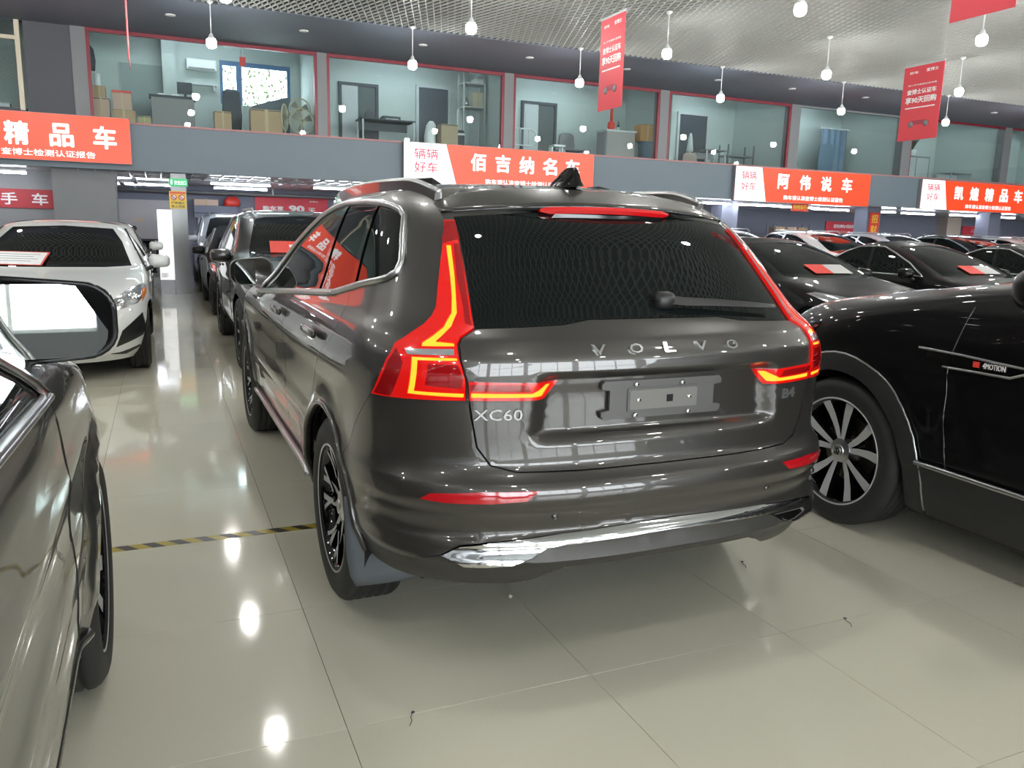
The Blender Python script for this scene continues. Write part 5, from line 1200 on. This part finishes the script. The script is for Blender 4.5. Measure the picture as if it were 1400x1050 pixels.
def build_car(name, label, kit, loc, rz, m, group=None, step=.085, style='ten', chrome=True, clad=False, mirror_kw=None, rails=False, wheels=(1, -1), amber=False, lip=True, seam=True, wheel_out=0.0, roof=None, mirror_mat=None, head=None, seam1=None, spin=.3):
    S_ = SED if kit.kind == 'sedan' else SUVP; sh = kit.sh; P = kit.P
    car = thing(name, label, 'car', loc, rz, group); sides = (1, -1); U = LR + LS + LF
    fw, rw = P(S_['fwin']), P(S_['rwin']); wd, bk = P(S_['wind'], .06, False), P(S_['back'], .06, False)
    Ra = kit.R + .045
    ar = [path(sh, arch(sh, yc, kit.R, Ra), .06) for yc in (0, kit.wb)]
    top = sh.vmax
    full = np.array([(0, 0)] + [(u, 0) for u in np.arange(.15, U, .15)] + [(U, v) for v in np.linspace(0, top, 30)] + [(u, top) for u in np.arange(U - .15, 0, -.15)] + [(0, v) for v in np.linspace(top, .05, 30)])
    patch(sh, 'body', m, car, full, [fw, rw, wd, bk] + ar, step=step, sides=sides)
    if roof: patch(sh, 'roof_panel', roof, car, full, [P([('q', 0, .10), ('q', 3, .10), ('q', 3, 1.58), ('q', 0, 1.58)], .1)], off=.002, step=.1, sides=sides)
    g = dict(step=.10, off=-.003)
    patch(sh, 'windscreen', M_GLASS, car, mirror_half(wd), **g); patch(sh, 'rear_window', M_GLASS, car, mirror_half(bk), **g)
    for nm, lp in (('front_side_window', fw), ('rear_side_window', rw)): patch(sh, nm, M_GLASS, car, lp, sides=sides, **g)
    patch(sh, 'head_lamp', head or M_HEADL, car, P(S_['head']), off=.006, flange=.012, step=.05, sides=sides)
    patch(sh, 'grille', M_PIANO, car, mirror_half(P(S_['grille'], .06, False)), off=.005, flange=.01, step=.08)
    patch(sh, 'fog_lamp_recess', M_PLAST, car, P(S_['fog']), off=.004, flange=.01, step=.06, sides=sides)
    if lip and kit.kind == 'sedan': patch(sh, 'bumper_slot', M_PLAST, car, P(S_['lip']), off=.004, flange=.01, step=.06, sides=sides)
    patch(sh, 'tail_lamp', M_LENS, car, P(S_['tail']), off=.006, flange=.01, step=.08, sides=sides)
    mx, my, mz = S_['mir']; kw = dict(w_=.215, h_=.15, arm=(-.10, .02, -.05)); kw.update(mirror_kw or {})
    dx = kw.pop('dx', 0); dz = kw.pop('dz', 0); dy = kw.pop('dy', 0)
    for sd in sides:
        tube('window_trim', kit.sp(S_['loop'], .003, sd, .08, True), .011, M_SATIN if chrome else M_PIANO, car, 6, True)
        if seam:
            for n_, d in enumerate(S_['doors']): tube('door_seam', spath(sh, seam1, -.001, .06, False, sd) if seam1 and n_ == 1 else kit.sp(d, -.001, sd, .06), .0035, M_DARK if not seam1 else M_SEAM, car, 4)
        for y, z in S_['handles']:
            p, n = at_skin(sh, kit.pt(('s', y, z)), .018, sd)
            h = loft('door_handle', [[(a * s_, yy, b * s_) for a, b in rrect(.020, .030, .008, 2)] for yy, s_ in ((-.11, .6), (-.09, 1), (.09, 1), (.11, .6))], m, car); h.location = p
        side_mirror(car, (sd * (mx * kit.sx + dx), my * kit.sy + dy, kit.z(mz) + dz), sd, mirror_mat or m, **kw)
        for yc in (0, kit.wb):
            bm = bmesh.new(); prev = None
            for k in range(17):
                a = math.radians(-14 + 208 * k / 16); ring = [bm.verts.new((sd * xx * kit.sx, yc + (Ra + .01) * math.cos(a), kit.R + (Ra + .01) * math.sin(a))) for xx in ((.83 if kit.kind == 'sedan' else .90), .52)]
                if prev: bm.faces.new((prev[0], prev[1], ring[1], ring[0]))
                prev = ring
            bm_obj('wheel_well', bm, M_DARK, car)
            wheel(car, sd * ((.75 if kit.kind == 'sedan' else .825) * kit.sx + (wheel_out if yc else 0)), yc, sd, kit.R, .205 if kit.kind == 'sedan' else .245, kit.R - .10 if kit.kind == 'sedan' else kit.R - .108, style, spin)
            if clad:
                r1, r0 = Ra + .085, Ra - .004
                ring = [('s', yc + r1 * math.cos(math.radians(a)), kit.R + r1 * math.sin(math.radians(a))) for a in range(-22, 203, 7)] + [('s', yc + r0 * math.cos(math.radians(a)), kit.R + r0 * math.sin(math.radians(a))) for a in range(202, -23, -7)]
                patch(sh, 'arch_cladding', M_CLAD, car, path(sh, ring, .06), off=.014, flange=.02, step=.05, sides=(sd,))
        if clad:
            patch(sh, 'sill_cladding', M_CLAD, car, path(sh, [('s', Ra + .06, kit.z(.44)), ('s', Ra + .06, kit.z(.20)), ('s', kit.wb - Ra - .06, kit.z(.20)), ('s', kit.wb - Ra - .06, kit.z(.44))], .08), off=.012, flange=.02, step=.09, sides=(sd,))
        if rails:
            tube('roof_rail', [(sd * .58 * kit.sx, y * kit.sy, kit.z(1.615) + (.035 if 0 < i < 5 else -.03)) for i, y in enumerate((-.10, .0, .4, .8, 1.1, 1.2))], .016, M_SATIN, car, 6)
    if amber: patch(sh, 'amber_indicator', M_AMBER, car, P([('f', .80, .70), ('f', .835, .76), ('f', .84, .81), ('f', .80, .80)]), off=.010, flange=.006, step=.05, sides=sides)
    box('underbody', -.62 * kit.sx, .62 * kit.sx, -.60 * kit.sy, (kit.wb + .5), .21, .34, M_DARK, car)
    bm = bmesh.new()
    return car
def world(car, p):
    return Matrix.Translation(car.location) @ Matrix.Rotation(car.rotation_euler.z, 4, 'Z') @ Vector(p)
def windscreen_card(car, kit, x, z, w_, h_, label, style='split', side=1, tilt=0.0, group=None):
    p, n = at_skin(kit.sh, kit.pt(('f', abs(x), z)), .010, 1 if x >= 0 else -1)
    RM = Matrix.Rotation(car.rotation_euler.z, 3, 'Z'); p = world(car, p); n = RM @ n
    r = Vector((0, 0, 1)).cross(n).normalized(); u = n.cross(r); c, s_ = math.cos(tilt), math.sin(tilt); r, u = c * r + s_ * u, c * u - s_ * r
    t = thing('price_card', label, 'card', p, 0, group)
    M = Matrix((r, u, n)).transposed().to_4x4()
    def sheet(nm, x0, x1, y0, y1, mm, d):
        bm = bmesh.new(); add_box(bm, x0, x1, y0, y1, -.001, d, 0, M); return bm_obj(nm, bm, mm, t)
    if style == 'split':
        sheet('red_band', -w_ / 2, -w_ * .02, -h_ / 2, h_ / 2, M_RED, .002); sheet('white_sheet', -w_ * .02, w_ / 2, -h_ / 2, h_ / 2, mat('grey_white_paper', (.5, .5, .49), .5), .002)
    elif style == 'bordered':
        sheet('red_border', -w_ / 2, w_ / 2, -h_ / 2, h_ / 2, M_RED, .001); sheet('white_sheet', -w_ * .47, w_ * .47, -h_ * .45, h_ * .45, M_WHITE, .002)
        for k in range(4): sheet('printed_line', -w_ * .40, w_ * (.3 if k % 2 else .38), h_ * (.28 - .17 * k), h_ * (.31 - .17 * k), M_MIDGREY, .0026)
    else:
        sheet('red_sheet', -w_ / 2, w_ / 2, -h_ / 2, h_ / 2, M_RED, .002); sheet('white_mark', -w_ * .06, w_ * .04, -h_ * .05, h_ * .18, M_BANTXT, .003)
    return t

# black SUV on the right, only its front left corner in the picture
K_VW = Kit('suv', 1.045, 1.04, ((0, 0), (.30, .30), (1.10, 1.225), (1.65, 1.74), (2, 2.1))); K_VW.R = .383
vw = build_car('suv', 'glossy black SUV at the right edge, its front wheel beside the bronze-grey car', K_VW, (2.63, -3.03, 0), 0, M_BLACKP, step=.05, style='five', clad=True, head=M_PIANO, spin=.08, seam1=[('s', 2.30, 1.19), ('s', 2.38, .95), ('s', 2.37, .70), ('s', 2.34, .47)], mirror_kw=dict(w_=.24, h_=.19, dx=-.02, dz=.045, dy=-.08, arm=(-.10, .02, -.06)))
for sd in (1, -1):
    sh = K_VW.sh
    yb = 2.30
    patch(sh, 'badge_strip', M_PIANO, vw, path(sh, [('s', 2.485, .945), ('s', 2.395, .925), ('s', 2.085, .925), ('s', 1.995, .965), ('s', 2.325, .985), ('s', 2.495, .985)], .04), off=.010, flange=.012, step=.05, sides=(sd,))
    for pl in ([('s', 2.525, .99), ('s', 2.325, .985), ('s', 1.985, .968)], [('s', 2.395, .920), ('s', 2.085, .922), ('s', 1.985, .966)]):
        tube('badge_trim', spath(sh, pl, .014, .04, False, sd), .006, M_SATIN, vw, 6)
    skin_text(sh, '4MOTION', ('s', 2.160, .955), .10, .024, M_BANTXT, vw, sd, .004, .0).location = (sd * .012, 0, 0)
    p, n = at_skin(sh, ('s', 2.240, .955), .014, sd); o = box('red_square', -.002, .002, -.014, .014, -.012, .012, M_RED, vw); o.location = p
    tube('sill_trim', spath(sh, [('s', K_VW.wb - .50, .47), ('s', 1.5, .46), ('s', .5, .47)], .022, .08, False, sd), .012, M_SATIN, vw, 8)
    for k in (0, K_VW.wb):
        Ra = K_VW.R + .13
        tube('arch_edge', spath(sh, [('s', k + Ra * math.cos(math.radians(a)), K_VW.R + Ra * math.sin(math.radians(a))) for a in range(-18, 199, 8)], .012, .06, False, sd), .005, M_SATIN, vw, 6)

for wl_ in [c for c in vw.children if c.name.startswith('wheel') and 'well' not in c.name]:
    for ch_, z_, s_ in (('V', .011, .026), ('W', -.010, .036)): text(ch_, M_PIANO, wl_, (.0982, 0, z_), (0, 1, 0), (0, 0, 1), s_, .020, .0, .004, 'emblem')
    bm = bmesh.new(); tube_bm(bm, [(.0975, .027 * math.cos(a), .027 * math.sin(a)) for a in [2 * PI * k / 24 for k in range(24)]], .002, 5, True); bm_obj('emblem_ring', bm, M_CHROME, wl_, True)

# dark grey SUV at the left edge: mirror, door and front wheel
K_GR = Kit('suv', .985, 1.0, ((0, 0), (.3, .3), (1.1, 1.13), (1.65, 1.68), (2, 2.05))); K_GR.R = .372; K_GR.flare = .03
gr = build_car('suv', 'dark grey SUV at the left edge of the picture with a large black door mirror', K_GR, (-2.635, -3.20, 0), .0, M_GREYP, step=.05, style='five', mirror_kw=dict(w_=.27, h_=.185, dx=-.085, dz=.095, dy=.12, gyaw=.085, tilt=-.05, arm=(-.12, .02, -.10)), wheel_out=.0, mirror_mat=M_BLACKP)
for sd in (1, -1):
    tube('bright_waistline', K_GR.sp([('s', 2.02, 1.062), ('s', .88, 1.105), ('s', 0, 1.12)], .006, sd), .008, M_SATIN, gr, 8)
    tube('sill_crease', K_GR.sp([('s', 2.42, .36), ('s', 1.5, .34), ('s', .46, .35)], .004, sd), .014, M_GREYP, gr, 8)
    patch(K_GR.sh, 'sill_panel', M_CLAD, gr, K_GR.P([('s', .46, .30), ('s', .46, .19), ('s', 2.42, .19), ('s', 2.42, .30)]), off=.006, step=.08, flange=.02, sides=(sd,))

# white hatchback facing us on the left and the white car behind it
K_SD = Kit('sedan'); K_WH = Kit('sedan', 1.0, 1.0)
wh = build_car('hatchback', 'white hatchback facing us in front of the grey notice board column', K_WH, (-2.475, 8.52, 0), PI, M_WHITEP, step=.06, amber=True, chrome=False, style='ten', mirror_kw=dict(dx=.02, dz=.02))
windscreen_card(wh, K_WH, .40, 1.055, .62, .30, 'white price card with a red border on the windscreen of the white hatchback', 'bordered', tilt=-.03)
def headlamp_inside(car, kit):
    for sd in (1, -1):
        for x, z, r in ((.72, .735, .052), (.62, .705, .036)):
            p, n = at_skin(kit.sh, kit.pt(('f', x, z)), .012, sd)
            o = lathe('lamp_lens', [(.0001, -.02), (r * .6, -.018), (r * .75, -.008), (r * .9, -.012), (r, 0), (r, .01)], M_CHROME, car, 20, 'Y'); o.rotation_euler = (0, 0, PI); o.location = p
headlamp_inside(wh, K_WH)
build_car('hatchback', 'second white hatchback parked behind the first, only its mirror and flank showing', K_WH, (-2.55, 13.9, 0), PI, M_WHITEP, step=.10, chrome=False, mirror_kw=dict(dx=.05, dz=.05))

# the queue nose to nose with the bronze-grey SUV
K_S2 = Kit('suv', .98, 1.0)
q1 = build_car('suv', 'dark grey SUV facing us directly ahead of the bronze-grey one, red card on its windscreen', K_S2, (.12, 8.35, 0), PI, M_CHARP, rails=True, style='ten')
windscreen_card(q1, K_S2, .28, 1.22, .46, .30, 'large red price card on the windscreen of the first dark SUV in the queue', 'red')
q2 = build_car('sedan', 'black saloon facing us behind the first dark SUV in the queue', K_SD, (.08, 13.6, 0), PI, M_BLACKP)
windscreen_card(q2, K_SD, .42, 1.07, .34, .24, 'red price card on the windscreen of the black saloon in the queue', 'red')
q3 = build_car('suv', 'pale blue-white SUV facing us at the back of the queue by the rear wall', Kit('suv', .97, 1.0, ((0, 0), (1.1, 1.12), (1.65, 1.72), (2, 2.1))), (.18, 18.6, 0), PI, M_SILVP, rails=True)
windscreen_card(q3, K_S2, .45, 1.25, .34, .30, 'red price card on the windscreen of the pale SUV at the back', 'red')

# rows of cars on the right
R1 = [(6.35, 'black saloon facing us, nearest of its row, just beyond the bronze-grey tail lamp', 6.85), (9.15, 'black saloon facing us, second in the row beyond the bronze-grey SUV', 6.85), (11.9, 'black saloon at the far right of the row, its roof showing above the black SUV', 6.85)]
proto = None
K_BL = Kit('sedan', 1.05, 1.04, ((0, 0), (1.46, 1.46), (2, 2)))
cards = ['red and white price card on the windscreen of the nearest black saloon', 'red and white price card on the windscreen of the second black saloon', 'red and white price card on the third black saloon']
for k, (x, lb, y) in enumerate(R1):
    if proto is None: c = proto = build_car('sedan', lb, K_BL, (x, y, 0), PI, M_BLACKP, 'black saloons in the right-hand row', step=.07)
    else:
        c = dup(proto); c.location = (x, y, 0); c['label'] = lb
    if k < 2: windscreen_card(c, K_BL, -.02, 1.075, .62, .25, cards[k], 'split', group='price cards on the black saloons')
build_car('hatchback', 'white car hidden behind the right tail lamp, only its bonnet corner showing', K_SD, (3.75, 7.3, 0), PI, M_WHITEP, step=.10, chrome=False)
far = [('suv', 9.2, 15.0, M_BLUEP, 'dark blue SUV under the mezzanine, leftmost roof of the back row', False), ('suv', 12.0, 15.2, M_SILVP, 'pale SUV under the mezzanine beside the dark blue one, roof rails showing', True),
       ('suv', 14.9, 15.0, M_WHITEP, 'white SUV with roof rails under the red sign of the back row', True), ('suv', 17.8, 15.2, M_SILVP, 'silver-white SUV past the lantern column in the back row', False),
       ('suv', 20.7, 15.0, M_CHARP, 'charcoal SUV in the back row right of the lantern column', False), ('suv', 23.6, 15.2, M_WHITEP, 'white SUV at the far right end of the back row', True)]
K_FR = Kit('suv', 1.0, 1.0, ((0, 0), (1.1, 1.10), (1.65, 1.68), (2, 2.05)))
pr = None
for kind, x, y, m, lb, rl in far:
    if pr is None: c = pr = build_car('suv', lb, K_FR, (x, y, 0), PI, m, 'roofs of the back row', step=.11, rails=True)
    else:
        c = dup(pr); c.location = (x, y, 0); c['label'] = lb
        for ch in c.children:
            if ch.name.startswith(('body', 'door_handle', 'side_mirror')):
                ch.data = ch.data if m is M_BLUEP else ch.data
                for s_ in ch.material_slots: s_.link = 'OBJECT'; s_.material = m
pm = None
for k, (x, m) in enumerate(((14.6, M_BLACKP), (17.3, M_BLACKP), (20.0, M_CHARP))):
    c = dup(proto); c.location = (x, 7.6 + .2 * k, 0); c['label'] = ['black saloon further right, third roof behind the black SUV mirror', 'black saloon beside the frame edge, fourth roof in the row', 'black saloon at the far end of the row'][k]
